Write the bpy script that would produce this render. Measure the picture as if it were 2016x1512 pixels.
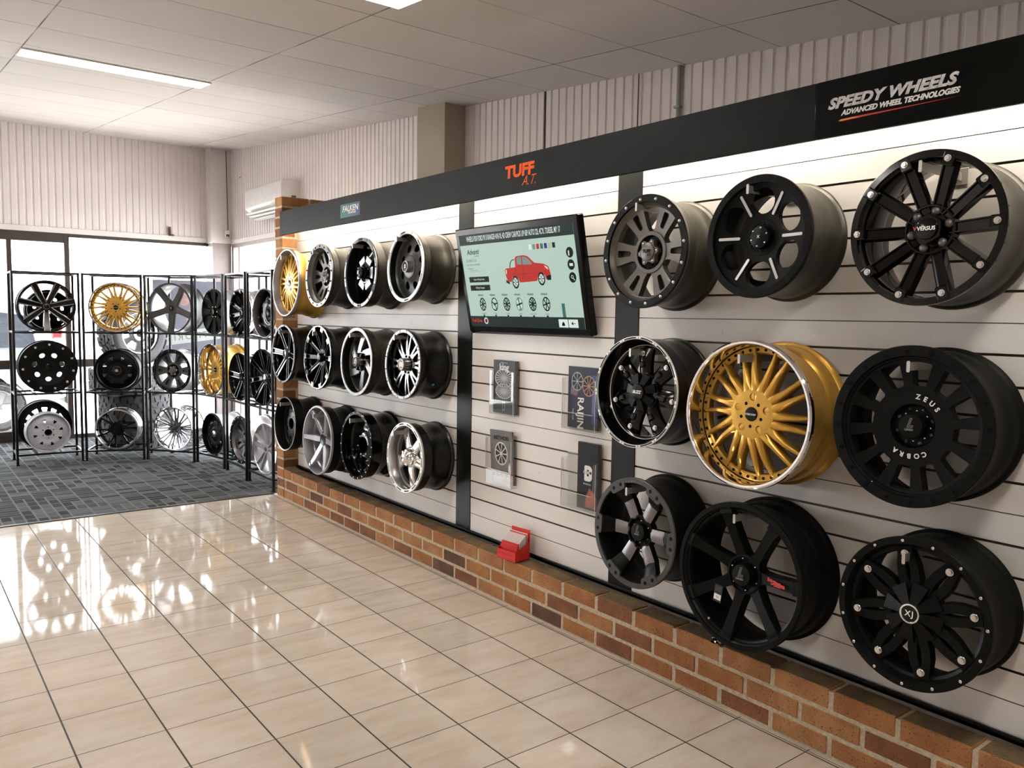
import bpy, math, random
import numpy as np
from mathutils import Matrix, Vector
from mathutils.geometry import delaunay_2d_cdt
random.seed(7)
rng = np.random.default_rng(7)
PI = math.pi
R_ = math.radians
for o in list(bpy.data.objects):
    bpy.data.objects.remove(o)
SC = bpy.context.scene
COL = SC.collection

# ------------------------------------------------------------------ camera
CAM_P = Vector((-2.5757, -2.4532, 1.5472))
yaw, pitch, roll = 0.660593147, -0.0824411594, 0.0163859628
f_ = Vector((math.sin(yaw) * math.cos(pitch), math.cos(yaw) * math.cos(pitch), math.sin(pitch)))
r_ = Vector((math.cos(yaw), -math.sin(yaw), 0.0))
u_ = r_.cross(f_)
r2 = r_ * math.cos(roll) + u_ * math.sin(roll)
u2 = -r_ * math.sin(roll) + u_ * math.cos(roll)
cam_d = bpy.data.cameras.new('camera')
cam = bpy.data.objects.new('camera', cam_d)
COL.objects.link(cam)
M = Matrix.Identity(4)
for i in range(3):
    M[i][0], M[i][1], M[i][2], M[i][3] = r2[i], u2[i], -f_[i], CAM_P[i]
cam.matrix_world = M
cam_d.sensor_width = 36.0
cam_d.lens = 1594.476 / 2016 * 36.0
cam_d.clip_start = 0.05
cam_d.clip_end = 300
SC.camera = cam

# ------------------------------------------------------------------ world, light, exposure
world = bpy.data.worlds.new('world')
SC.world = world
world.use_nodes = True
wn = world.node_tree
bg = wn.nodes['Background']
bg.inputs[0].default_value = (0.93, 0.93, 1.0, 1)
bg.inputs[1].default_value = 6.0
SUN_E = 9.0
sun_d = bpy.data.lights.new('sun', 'SUN')
sun_d.energy = SUN_E
sun_d.angle = R_(1.5)
sun_d.color = (1, 0.96, 0.9)
sun = bpy.data.objects.new('sun', sun_d)
sun.rotation_euler = (R_(8), R_(-36), 0)
sun.location = (0, 14, 12)
COL.objects.link(sun)

def portal(name, loc, rot, sx, sy):
    d = bpy.data.lights.new(name, 'AREA')
    d.shape = 'RECTANGLE'
    d.size, d.size_y = sx, sy
    d.cycles.is_portal = True
    o = bpy.data.objects.new(name, d)
    o.location, o.rotation_euler = loc, rot
    COL.objects.link(o)

portal('daylight_opening', (-2.6, 8.60, 1.22), (-PI / 2, 0, 0), 6.9, 2.44)
portal('daylight_opening', (1.20, 6.4, 1.25), (0, PI / 2, 0), 2.4, 3.8)
TUBE_E = 30.0
PANEL_E = 10.0
SC.view_settings.view_transform = 'Standard'
SC.view_settings.look = 'None'
SC.view_settings.exposure = 1.5
SC.view_settings.gamma = 1.0
SC.view_settings.use_curve_mapping = False
try:
    SC.cycles.max_bounces = 8
    SC.cycles.diffuse_bounces = 4
    SC.cycles.glossy_bounces = 4
    SC.cycles.transparent_max_bounces = 12
    SC.cycles.sample_clamp_indirect = 6
    SC.cycles.caustics_reflective = False
    SC.cycles.use_denoising = True
except Exception:
    pass

# ------------------------------------------------------------------ materials
MATS = {}

def mat(name, col, rough=0.5, metal=0.0, emit=0.0, coat=0.0, spec=None, bump=None, var=None, emit_col=None, trans=0.0):
    """procedural principled material; bump=(scale, strength), var=(scale, amount) of colour variation"""
    if name in MATS:
        return MATS[name]
    m = bpy.data.materials.new(name)
    m.use_nodes = True
    nt = m.node_tree
    b = nt.nodes['Principled BSDF']
    c = (*col, 1)
    b.inputs['Base Color'].default_value = c
    b.inputs['Roughness'].default_value = rough
    b.inputs['Metallic'].default_value = metal
    b.inputs['Coat Weight'].default_value = coat
    b.inputs['Coat Roughness'].default_value = 0.06
    if spec is not None:
        b.inputs['Specular IOR Level'].default_value = spec
    if emit:
        b.inputs['Emission Color'].default_value = (*(emit_col or col), 1)
        b.inputs['Emission Strength'].default_value = emit
    tc = nt.nodes.new('ShaderNodeTexCoord')
    sc_, amt = var or (14.0, 0.06)
    n = nt.nodes.new('ShaderNodeTexNoise')
    n.inputs['Scale'].default_value = sc_
    n.inputs['Detail'].default_value = 4
    nt.links.new(tc.outputs['Object'], n.inputs['Vector'])
    mx = nt.nodes.new('ShaderNodeMixRGB')
    mx.blend_type = 'MULTIPLY'
    mx.inputs[0].default_value = 1.0
    mx.inputs[1].default_value = c
    mr = nt.nodes.new('ShaderNodeMapRange')
    mr.inputs[1].default_value, mr.inputs[2].default_value = 0.3, 0.7
    mr.inputs[3].default_value, mr.inputs[4].default_value = 1 - amt, 1 + amt
    nt.links.new(n.outputs['Fac'], mr.inputs[0])
    nt.links.new(mr.outputs[0], mx.inputs[2])
    nt.links.new(mx.outputs[0], b.inputs['Base Color'])
    if bump:
        n2 = nt.nodes.new('ShaderNodeTexNoise')
        n2.inputs['Scale'].default_value = bump[0]
        n2.inputs['Detail'].default_value = 3
        nt.links.new(tc.outputs['Object'], n2.inputs['Vector'])
        bp = nt.nodes.new('ShaderNodeBump')
        bp.inputs['Strength'].default_value = bump[1]
        bp.inputs['Distance'].default_value = 0.002
        nt.links.new(n2.outputs['Fac'], bp.inputs['Height'])
        nt.links.new(bp.outputs[0], b.inputs['Normal'])
    MATS[name] = m
    return m

GLOSS = mat('gloss_black_paint', (0.0018, 0.002, 0.0018), 0.12, coat=0.1, spec=.3)
SATIN = mat('satin_black_paint', (0.0026, 0.003, 0.0024), 0.38, spec=.15)
MATTE = mat('matte_black_paint', (0.0034, 0.0038, 0.0030), 0.5, spec=.1)
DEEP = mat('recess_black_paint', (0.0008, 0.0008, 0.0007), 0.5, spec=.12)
BARREL_BR = mat('bronze_black_barrel', (0.024, 0.0215, 0.015), 0.36, metal=0.4)
BARREL_BK = mat('black_barrel', (0.0026, 0.0026, 0.0022), 0.3, coat=0.05, spec=.35)
GOLD = mat('gold_paint', (0.60, 0.34, 0.06), 0.36, metal=0.7, coat=0.15)
CHROME = mat('polished_rim', (0.86, 0.85, 0.83), 0.06, metal=1.0)
MACH = mat('machined_aluminium', (0.48, 0.465, 0.46), 0.28, metal=0.9)
MACHD = mat('dark_machined_face', (0.20, 0.188, 0.19), 0.32, metal=0.8)
GUN = mat('gunmetal_paint', (0.125, 0.113, 0.10), 0.38, metal=0.5)
GUND = mat('dark_gunmetal_paint', (0.055, 0.055, 0.052), 0.36, metal=0.4)
SILVER = mat('silver_paint', (0.38, 0.38, 0.40), 0.3, metal=0.6)
DCHROME = mat('dark_chrome', (0.30, 0.31, 0.34), 0.12, metal=1.0)
WHITEM = mat('bright_machined_ring', (0.8, 0.8, 0.78), 0.3, metal=0.35)
BOLT = mat('bolt_steel', (0.66, 0.64, 0.62), 0.22, metal=0.9)
STEEL = mat('bracket_steel', (0.55, 0.53, 0.49), 0.35, metal=0.8)
DECAL_W = mat('white_decal', (0.75, 0.74, 0.72), 0.5)
DECAL_R = mat('red_decal', (0.5, 0.02, 0.015), 0.5)
DECAL_B = mat('black_decal', (0.01, 0.01, 0.01), 0.5)
LINE = mat('logo_line_grey', (0.25, 0.25, 0.235), 0.4)
BLUE = mat('teal_dot', (0.05, 0.42, 0.5), 0.5)
RACK = mat('rack_black_steel', (0.0025, 0.0025, 0.003), 0.35, spec=.3)
RUB = mat('tyre_rubber', (0.026, 0.026, 0.029), 0.62, bump=(150, 0.3))

# ------------------------------------------------------------------ mesh builder
class MB:
    def __init__(s):
        s.v, s.f, s.m, s.keep = [], [], [], []

    def add(s, verts, faces, mi=0):
        b = len(s.v)
        s.v += [tuple(map(float, p)) for p in verts]
        for k, f in enumerate(faces):
            s.f.append([b + i for i in f])
            s.m.append(mi[k] if isinstance(mi, (list, tuple)) else mi)
        return s

    def box(s, x0, x1, y0, y1, z0, z1, mi=0, bev=0.0, M=None):
        if bev <= 0:
            vs = [(x, y, z) for z in (z0, z1) for y in (y0, y1) for x in (x0, x1)]
            fs = [(0, 2, 3, 1), (4, 5, 7, 6), (0, 1, 5, 4), (2, 6, 7, 3), (0, 4, 6, 2), (1, 3, 7, 5)]
        else:
            b = min(bev, abs(x1 - x0) / 2.01, abs(y1 - y0) / 2.01, abs(z1 - z0) / 2.01)
            vs, idx = [], {}
            for i, (x, sx) in enumerate(((x0, 1), (x1, -1))):
                for j, (y, sy) in enumerate(((y0, 1), (y1, -1))):
                    for k, (z, sz) in enumerate(((z0, 1), (z1, -1))):
                        for a in range(3):
                            p = [x + sx * b, y + sy * b, z + sz * b]
                            p[a] = (x, y, z)[a]
                            idx[(i, j, k, a)] = len(vs)
                            vs.append(p)
            I = idx
            fs = [[I[(i, 0, 0, 0)], I[(i, 1, 0, 0)], I[(i, 1, 1, 0)], I[(i, 0, 1, 0)]][::(-1 if i == 0 else 1)] for i in (0, 1)]
            fs += [[I[(0, j, 0, 1)], I[(1, j, 0, 1)], I[(1, j, 1, 1)], I[(0, j, 1, 1)]][::(1 if j == 0 else -1)] for j in (0, 1)]
            fs += [[I[(0, 0, k, 2)], I[(1, 0, k, 2)], I[(1, 1, k, 2)], I[(0, 1, k, 2)]][::(-1 if k == 0 else 1)] for k in (0, 1)]
            for i in (0, 1):
                for j in (0, 1):
                    fs.append([I[(i, j, 0, 0)], I[(i, j, 1, 0)], I[(i, j, 1, 1)], I[(i, j, 0, 1)]][::(1 if (i + j) % 2 else -1)])
                    fs.append([I[(0, i, j, 1)], I[(1, i, j, 1)], I[(1, i, j, 2)], I[(0, i, j, 2)]][::(1 if (i + j) % 2 else -1)])
                    fs.append([I[(i, 0, j, 0)], I[(i, 1, j, 0)], I[(i, 1, j, 2)], I[(i, 0, j, 2)]][::(-1 if (i + j) % 2 else 1)])
                    for k in (0, 1):
                        fs.append([I[(i, j, k, a)] for a in range(3)][::(-1 if (i + j + k) % 2 else 1)])
        if M is not None:
            vs = [M @ Vector(p) for p in vs]
        return s.add(vs, fs, mi)

    def lathe(s, prof, seg=64, mi=0, closed=False, a0=0.0, a1=2 * PI, M=None):
        """prof = [(r, z)] or [(r, z, material)] revolved about z"""
        full = abs(a1 - a0 - 2 * PI) < 1e-6
        n = seg if full else seg + 1
        vs = []
        for i in range(n):
            a = a0 + (a1 - a0) * i / seg
            ca, sa = math.cos(a), math.sin(a)
            for p in prof:
                vs.append((p[0] * ca, p[0] * sa, p[1]))
        m = len(prof)
        fs, ms = [], []
        for i in range(seg):
            j = (i + 1) % n
            for k in range(m if closed else m - 1):
                l = (k + 1) % m
                mm = prof[k][2] if len(prof[k]) > 2 else mi
                if prof[k][0] < 1e-6 and prof[l][0] < 1e-6:
                    continue
                if prof[k][0] < 1e-6:
                    fs.append((i * m + k, i * m + l, j * m + l))
                elif prof[l][0] < 1e-6:
                    fs.append((i * m + k, i * m + l, j * m + k))
                else:
                    fs.append((i * m + k, i * m + l, j * m + l, j * m + k))
                ms.append(mm)
        if M is not None:
            vs = [M @ Vector(p) for p in vs]
        return s.add(vs, fs, ms)

    def cyl(s, p0, p1, r, seg=12, mi=0, r1=None, caps=True):
        p0, p1 = Vector(p0), Vector(p1)
        d = (p1 - p0)
        q = d.to_track_quat('Z', 'Y').to_matrix().to_4x4()
        q.translation = p0
        L = d.length
        r1 = r if r1 is None else r1
        pr = [(r, 0), (r1, L)]
        if caps:
            pr = [(0, 0)] + pr + [(0, L)]
        return s.lathe(pr, seg, mi, M=q)

    def bar(s, p0, p1, w, h=None, mi=0):
        """square bar between two points"""
        h = h or w
        p0, p1 = Vector(p0), Vector(p1)
        d = (p1 - p0)
        q = d.to_track_quat('X', 'Z').to_matrix().to_4x4()
        q.translation = p0
        return s.box(0, d.length, -w / 2, w / 2, -h / 2, h / 2, mi, M=q)

    def tube(s, pts, r, seg=8, mi=0, closed=False):
        pts = [Vector(p) for p in pts]
        n = len(pts)
        rings = []
        for i, p in enumerate(pts):
            a = pts[(i - 1) % n] if (closed or i > 0) else p
            b = pts[(i + 1) % n] if (closed or i < n - 1) else p
            t = (b - a).normalized()
            q = t.to_track_quat('Z', 'Y')
            rings.append([p + q @ Vector((r * math.cos(2 * PI * k / seg), r * math.sin(2 * PI * k / seg), 0)) for k in range(seg)])
        vs = [v for rr in rings for v in rr]
        fs = []
        for i in range(n if closed else n - 1):
            j = (i + 1) % n
            for k in range(seg):
                l = (k + 1) % seg
                fs.append((i * seg + k, i * seg + l, j * seg + l, j * seg + k))
        if not closed:
            fs.append(tuple(range(seg))[::-1])
            fs.append(tuple((n - 1) * seg + k for k in range(seg)))
        return s.add(vs, fs, mi)

    def sweep(s, st, sec, mats, ends=(2, 2)):
        """spoke: stations (r, t, z, half width, thickness); sec (u, v) polygon; mats per segment"""
        n, m = len(st), len(sec)
        vs, fs, ms = [], [], []
        for i, (r, t, z, hw, th) in enumerate(st):
            a = st[max(i - 1, 0)]
            b = st[min(i + 1, n - 1)]
            d = Vector((b[0] - a[0], b[1] - a[1])).normalized()
            nx, ny = -d.y, d.x
            for (u, v) in sec:
                vs.append((r + nx * u * hw, t + ny * u * hw, z + v * th))
        for i in range(n - 1):
            for k in range(m):
                l = (k + 1) % m
                fs.append((i * m + k, i * m + l, (i + 1) * m + l, (i + 1) * m + k))
                ms.append(mats[k])
        fs.append(tuple(range(m))[::-1])
        ms.append(mats[0])
        fs.append(tuple((n - 1) * m + k for k in range(m)))
        ms.append(mats[0])
        return s.add(vs, fs, ms)

    def plate(s, outer, holes, zf, th, mi=(0, 1), step=0.012, back=True, bev=0.0):
        """flat shape with holes turned into a shaped plate (top zf(x, y), thickness th)"""
        loops = [outer] + list(holes)
        pts, edges = [], []
        for lp in loops:
            b = len(pts)
            pts += [Vector(p) for p in lp]
            edges += [(b + i, b + (i + 1) % len(lp)) for i in range(len(lp))]
        arr = np.array([tuple(p) for p in pts])
        mnx, mny = arr.min(0)
        mxx, mxy = arr.max(0)
        gx = np.arange(mnx + step / 2, mxx, step)
        gy = np.arange(mny + step / 2, mxy, step)
        G = np.array([(x + (0.5 * step if j % 2 else 0), y) for j, y in enumerate(gy) for x in gx])
        if len(G):
            D = np.sqrt(((G[:, None, :] - arr[None]) ** 2).sum(-1)).min(1)
            G = G[D > step * 0.55]
        ins = inside(G, outer)
        for h in holes:
            ins &= ~inside(G, h)
        allp = pts + [Vector(p) for p in G[ins]]
        V, E_, F, *_ = delaunay_2d_cdt(allp, edges, [], 0, 1e-7)
        V = np.array([tuple(v) for v in V])
        F = [f for f in F if len(f) >= 3]
        cen = np.array([V[list(f)].mean(0) for f in F])
        ok = inside(cen, outer)
        for h in holes:
            ok &= ~inside(cen, h)
        F = [list(f) for f, o in zip(F, ok) if o]
        for f in F:
            a, b, c = V[f[0]], V[f[1]], V[f[2]]
            if (b[0] - a[0]) * (c[1] - a[1]) - (b[1] - a[1]) * (c[0] - a[0]) < 0:
                f.reverse()
        cnt = {}
        for f in F:
            for i in range(len(f)):
                cnt[(f[i], f[(i + 1) % len(f)])] = 1
        bd = [e for e in cnt if (e[1], e[0]) not in cnt]
        n = len(V)
        top = [(x, y, zf(x, y)) for x, y in V]
        vs = top + [(x, y, z - th) for x, y, z in top]
        fs = list(F)
        ms = [mi[0]] * len(F)
        if back:
            fs += [[n + i for i in f[::-1]] for f in F]
            ms += [mi[1]] * len(F)
        if bev > 0:
            bn = {}
            nv = []
            # small chamfer: boundary verts pushed down, a ring of inset verts not needed for thin plates
        for a, b in bd:
            fs.append([b, a, n + a, n + b])
            ms.append(mi[1])
        return s.add(vs, fs, ms)

    def poly(s, pts, z=0.0, mi=0, th=0.0):
        """flat polygon at height z (optionally with thickness)"""
        n = len(pts)
        if th <= 0:
            return s.add([(x, y, z) for x, y in pts], [tuple(range(n))], mi)
        vs = [(x, y, z) for x, y in pts] + [(x, y, z - th) for x, y in pts]
        fs = [tuple(range(n)), tuple(range(2 * n - 1, n - 1, -1))]
        fs += [((i + 1) % n, i, n + i, n + (i + 1) % n) for i in range(n)]
        return s.add(vs, fs, mi)

    def xf(s, M):
        s.v = [tuple(M @ Vector(p)) for p in s.v]
        return s

    def mesh(s, name, mats, smooth=35):
        me = bpy.data.meshes.new(name)
        me.from_pydata(s.v, [], s.f)
        for m_ in mats:
            me.materials.append(m_)
        nm = max(0, len(mats) - 1)
        me.polygons.foreach_set('material_index', [min(i, nm) for i in s.m])
        if smooth:
            me.polygons.foreach_set('use_smooth', [True] * len(s.f))
            me.set_sharp_from_angle(angle=R_(smooth))
        me.validate()
        me.update()
        return me


def inside(P, poly):
    P = np.asarray(P).reshape(-1, 2)
    poly = np.array([tuple(p) for p in poly])
    x, y = P[:, 0], P[:, 1]
    r = np.zeros(len(P), bool)
    j = len(poly) - 1
    for i in range(len(poly)):
        xi, yi = poly[i]
        xj, yj = poly[j]
        c = ((yi > y) != (yj > y)) & (x < (xj - xi) * (y - yi) / (yj - yi + 1e-12) + xi)
        r ^= c
        j = i
    return r


def circ(r, n=64, c=(0, 0)):
    return [(c[0] + r * math.cos(2 * PI * i / n), c[1] + r * math.sin(2 * PI * i / n)) for i in range(n)]


def ell(c, a, rx, ry, n=20):
    """ellipse with radial half size rx and tangential ry, centre given in polar (r, angle)"""
    cx, cy = c * math.cos(a), c * math.sin(a)
    out = []
    for i in range(n):
        t = 2 * PI * i / n
        x, y = rx * math.cos(t), ry * math.sin(t)
        out.append((cx + x * math.cos(a) - y * math.sin(a), cy + x * math.sin(a) + y * math.cos(a)))
    return out


def rot2(p, a):
    return [(x * math.cos(a) - y * math.sin(a), x * math.sin(a) + y * math.cos(a)) for x, y in p]


def rnd(pts, rad, n=4):
    """round the corners of a polygon; rad a number or a list"""
    out = []
    N = len(pts)
    for i in range(N):
        p = Vector(pts[i]); a = Vector(pts[i - 1]); b = Vector(pts[(i + 1) % N])
        rr = rad[i] if isinstance(rad, (list, tuple)) else rad
        d1, d2 = (a - p), (b - p)
        l = min(rr, d1.length * 0.48, d2.length * 0.48)
        if l < 1e-5:
            out.append(tuple(p)); continue
        q1, q2 = p + d1.normalized() * l, p + d2.normalized() * l
        for k in range(n + 1):
            t = k / n
            out.append(tuple(q1 * (1 - t) ** 2 + p * 2 * t * (1 - t) + q2 * t * t))
    return out


def lerp(tab, x):
    if x <= tab[0][0]:
        return tab[0][1]
    for (a, b), (c, d) in zip(tab, tab[1:]):
        if x <= c:
            return b + (d - b) * (x - a) / (c - a)
    return tab[-1][1]


def text_mesh(body, size, mt, shear=0.0, bold=0.0, depth=0.0008, align='CENTER', space=1.0, sx=1.0):
    c = bpy.data.curves.new('lettering', 'FONT')
    c.body = body
    c.size = size
    c.shear = shear
    c.offset = bold
    c.extrude = depth / 2
    c.align_x = align
    c.align_y = 'CENTER'
    c.space_character = space
    c.resolution_u = 3
    o = bpy.data.objects.new('lettering', c)
    COL.objects.link(o)
    dg = bpy.context.evaluated_depsgraph_get()
    me = bpy.data.meshes.new_from_object(o.evaluated_get(dg))
    bpy.data.objects.remove(o)
    me.materials.clear()
    me.materials.append(mt)
    if sx != 1.0:
        me.transform(Matrix.Diagonal((sx, 1, 1, 1)))
    me.name = 'lettering'
    return me

# ------------------------------------------------------------------ objects
def put(name, me, parent=None, M=None):
    o = bpy.data.objects.new(name, me)
    COL.objects.link(o)
    if parent is not None:
        o.parent = parent
    if M is not None:
        o.matrix_local = M
    return o


def tag(o, label, cat, group=None):
    o['label'], o['category'] = label, cat
    if group:
        o['group'] = group
    return o


def thing(name, label, cat, M=None, group=None):
    o = bpy.data.objects.new(name, None)
    o.empty_display_size = 0.05
    COL.objects.link(o)
    if M is not None:
        o.matrix_world = M
    return tag(o, label, cat, group)


def struct(o):
    o['kind'] = 'structure'
    return o


def frame(pos, n, tilt=0.0):
    """local z along n (horizontal), local y up, local x to the right of a viewer facing it; tilt tips z upward"""
    n = Vector(n).normalized()
    y = Vector((0, 0, 1))
    x = y.cross(n)
    m = Matrix.Identity(4)
    for i in range(3):
        m[i][0], m[i][1], m[i][2] = x[i], y[i], n[i]
    m = m @ Matrix.Rotation(-tilt, 4, 'X')
    m.translation = Vector(pos)
    return m


T = Matrix.Translation
def RZ(a): return Matrix.Rotation(a, 4, 'Z')

# ------------------------------------------------------------------ room materials
class NT:
    def __init__(s, name, rough=0.6):
        s.m = bpy.data.materials.new(name)
        s.m.use_nodes = True
        s.nt = s.m.node_tree
        s.b = s.nt.nodes['Principled BSDF']
        s.b.inputs['Roughness'].default_value = rough
        tc = s.nt.nodes.new('ShaderNodeTexCoord')
        s.obj = tc.outputs['Object']
        sp = s.nt.nodes.new('ShaderNodeSeparateXYZ')
        s.nt.links.new(s.obj, sp.inputs[0])
        s.x, s.y, s.z = sp.outputs

    def _in(s, sock, v):
        if isinstance(v, (int, float)):
            sock.default_value = v
        elif isinstance(v, tuple):
            sock.default_value = v if len(v) == len(sock.default_value) else (*v, 1)
        else:
            s.nt.links.new(v, sock)

    def mth(s, op, a, b=0.0, c=None):
        n = s.nt.nodes.new('ShaderNodeMath')
        n.operation = op
        s._in(n.inputs[0], a)
        s._in(n.inputs[1], b)
        if c is not None:
            s._in(n.inputs[2], c)
        return n.outputs[0]

    def noise(s, scale, detail=4, vec=None, rough=0.5):
        n = s.nt.nodes.new('ShaderNodeTexNoise')
        n.inputs['Scale'].default_value = scale
        n.inputs['Detail'].default_value = detail
        n.inputs['Roughness'].default_value = rough
        s.nt.links.new(vec or s.obj, n.inputs['Vector'])
        return n.outputs['Fac']

    def vec(s, x, y, z=0.0):
        n = s.nt.nodes.new('ShaderNodeCombineXYZ')
        for i, v in enumerate((x, y, z)):
            s._in(n.inputs[i], v)
        return n.outputs[0]

    def white(s, v):
        n = s.nt.nodes.new('ShaderNodeTexWhiteNoise')
        n.noise_dimensions = '3D'
        s.nt.links.new(v, n.inputs['Vector'])
        return n.outputs['Value']

    def mr(s, v, a, b, c, d):
        n = s.nt.nodes.new('ShaderNodeMapRange')
        s._in(n.inputs[0], v)
        for i, k in enumerate((a, b, c, d)):
            n.inputs[i + 1].default_value = k
        return n.outputs[0]

    def mix(s, f, a, b, mode='MIX'):
        n = s.nt.nodes.new('ShaderNodeMixRGB')
        n.blend_type = mode
        s._in(n.inputs[0], f)
        s._in(n.inputs[1], a)
        s._in(n.inputs[2], b)
        return n.outputs[0]

    def cell(s, v, per, off=0.0):
        """distance to the nearest grid line (in metres) and the cell number"""
        q = s.mth('DIVIDE', s.mth('SUBTRACT', v, off), per)
        fl = s.mth('FLOOR', q)
        fr = s.mth('SUBTRACT', q, fl)
        d = s.mth('MULTIPLY', s.mth('MINIMUM', fr, s.mth('SUBTRACT', 1.0, fr)), per)
        return d, fl

    def bump(s, h, strength, dist=0.002):
        n = s.nt.nodes.new('ShaderNodeBump')
        n.inputs['Strength'].default_value = strength
        n.inputs['Distance'].default_value = dist
        s.nt.links.new(h, n.inputs['Height'])
        s.nt.links.new(n.outputs[0], s.b.inputs['Normal'])

    def out(s, col=None, rough=None):
        if col is not None:
            s._in(s.b.inputs['Base Color'], col)
        if rough is not None:
            s._in(s.b.inputs['Roughness'], rough)
        return s.m


def floor_mat():
    n = NT('cream_floor_tiles')
    dx, cx = n.cell(n.x, 0.3)
    dy, cy = n.cell(n.y, 0.3)
    d = n.mth('MINIMUM', n.mth('SUBTRACT', dx, 0.0005), n.mth('ADD', dy, 0.0007))
    strip = n.mth('ABSOLUTE', n.mth('SUBTRACT', n.x, 0.013))
    d = n.mth('MINIMUM', d, n.mth('MULTIPLY', strip, 1.6))
    grout = n.mr(d, 0.0022, 0.0033, 1.0, 0.0)
    wn_ = n.white(n.vec(cx, cy))
    off = n.mth('MULTIPLY', wn_, 37.0)
    marb = n.noise(1.0, 5, n.vec(n.mth('ADD', n.mth('MULTIPLY', n.x, 3.2), off), n.mth('ADD', n.mth('MULTIPLY', n.y, 11.0), off)), 0.6)
    marb2 = n.noise(5.0, 3, None)
    col = n.mix(n.mr(marb, 0.35, 0.72, 0, 1), (0.60, 0.525, 0.44), (0.50, 0.41, 0.325))
    col = n.mix(n.mr(marb2, 0.45, 0.75, 0, 0.45), col, (0.63, 0.575, 0.515))
    col = n.mix(1.0, col, n.mr(wn_, 0, 1, 0.94, 1.04), 'MULTIPLY')
    col = n.mix(grout, col, (0.022, 0.018, 0.010))
    wav = n.noise(14.0, 2, None)
    wav2 = n.noise(2.2, 1, None)
    h = n.mth('ADD', n.mth('MULTIPLY', wav, 0.35), n.mth('MULTIPLY', wav2, 1.6))
    h = n.mth('ADD', h, n.mth('MULTIPLY', wn_, 0.0))
    h = n.mth('SUBTRACT', h, n.mth('MULTIPLY', grout, 0.9))
    n.bump(h, 0.4, 0.0008)
    n.b.inputs['Specular IOR Level'].default_value = 0.45
    return n.out(col, n.mth('ADD', 0.055, n.mth('MULTIPLY', grout, 0.6)))


def carpet_mat():
    n = NT('patterned_carpet', 0.95)
    # short bricks of tone turned by 90 degrees from block to block, woven in two sizes
    u = n.mth('MULTIPLY', n.x, 1.0)
    v = n.mth('MULTIPLY', n.y, 1.0)
    d1x, c1x = n.cell(u, 0.30)
    d1y, c1y = n.cell(v, 0.30)
    pick = n.mth('GREATER_THAN', n.white(n.vec(c1x, c1y)), 0.5)
    ax, axc = n.cell(u, 0.15)
    ay, ayc = n.cell(v, 0.075)
    bx, bxc = n.cell(u, 0.075)
    by, byc = n.cell(v, 0.15)
    dA = n.mth('MINIMUM', ax, ay)
    dB = n.mth('MINIMUM', bx, by)
    tA = n.white(n.vec(axc, ayc, 1.0))
    tB = n.white(n.vec(bxc, byc, 2.0))
    dd = n.mth('ADD', n.mth('MULTIPLY', dA, pick), n.mth('MULTIPLY', dB, n.mth('SUBTRACT', 1.0, pick)))
    tt = n.mth('ADD', n.mth('MULTIPLY', tA, pick), n.mth('MULTIPLY', tB, n.mth('SUBTRACT', 1.0, pick)))
    ln = n.mr(dd, 0.004, 0.009, 1.0, 0.0)
    fibre = n.noise(420.0, 2, None)
    col = n.mix(n.mr(tt, 0.25, 0.8, 0, 1), (0.018, 0.021, 0.021), (0.080, 0.086, 0.088))
    col = n.mix(n.mth('MULTIPLY', ln, 0.8), col, (0.15, 0.148, 0.138))
    col = n.mix(1.0, col, n.mr(fibre, 0.3, 0.7, 0.72, 1.28), 'MULTIPLY')
    n.bump(fibre, 0.6, 0.003)
    n.b.inputs['Specular IOR Level'].default_value = 0.15
    return n.out(col)


CX0, CY0 = 0.61, 0.68

def ceiling_mat():
    n = NT('ceiling_panels', 0.85)
    dx, cx = n.cell(n.x, 1.2, CX0)
    dy, cy = n.cell(n.y, 0.613, CY0)
    brk = n.noise(2.1, 2, None)
    dxx = n.mr(dx, 0.0032, 0.005, 1.0, 0.0)
    dyy = n.mr(dy, 0.003, 0.0048, 1.0, 0.0)
    g = n.mth('MAXIMUM', dxx, dyy)
    g = n.mth('MULTIPLY', g, n.mr(brk, 0.35, 0.6, 0.35, 1.0))
    tone = n.white(n.vec(cx, cy))
    col = n.mix(1.0, (0.66, 0.60, 0.565), n.mr(tone, 0, 1, 0.95, 1.03), 'MULTIPLY')
    col = n.mix(n.mr(n.noise(0.9, 3), 0.4, 0.7, 0, 0.22), col, (0.56, 0.50, 0.42))
    col = n.mix(g, col, (0.10, 0.075, 0.05))
    n.bump(n.noise(160.0, 3), 0.25, 0.001)
    return n.out(col)


def brick_mat(name, a, b):
    n = NT(name, 0.9)
    big = n.noise(9.0, 4)
    pit = n.noise(130.0, 2, None, 0.7)
    blot = n.noise(34.0, 5)
    col = n.mix(n.mr(big, 0.35, 0.65, 0, 1), a, b)
    col = n.mix(n.mr(blot, 0.55, 0.75, 0, 0.5), col, tuple(c * 0.5 for c in a))
    col = n.mix(n.mr(pit, 0.62, 0.68, 0, 0.85), col, (0.012, 0.008, 0.006))
    n.bump(n.mth('ADD', pit, n.mth('MULTIPLY', blot, 1.2)), 0.7, 0.003)
    n.b.inputs['Specular IOR Level'].default_value = 0.25
    return n.out(col)


BRICKS = [brick_mat('brick_orange', (0.36, 0.165, 0.062), (0.28, 0.115, 0.045)),
          brick_mat('brick_tan', (0.40, 0.20, 0.085), (0.30, 0.135, 0.055)),
          brick_mat('brick_red_brown', (0.25, 0.105, 0.050), (0.17, 0.07, 0.038)),
          brick_mat('brick_dark', (0.15, 0.075, 0.045), (0.085, 0.05, 0.033))]


BRICK_TOP = brick_mat('dark_brick_top', (0.19, 0.125, 0.06), (0.11, 0.075, 0.042))  # darker brick tone for the top faces of the top course


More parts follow.
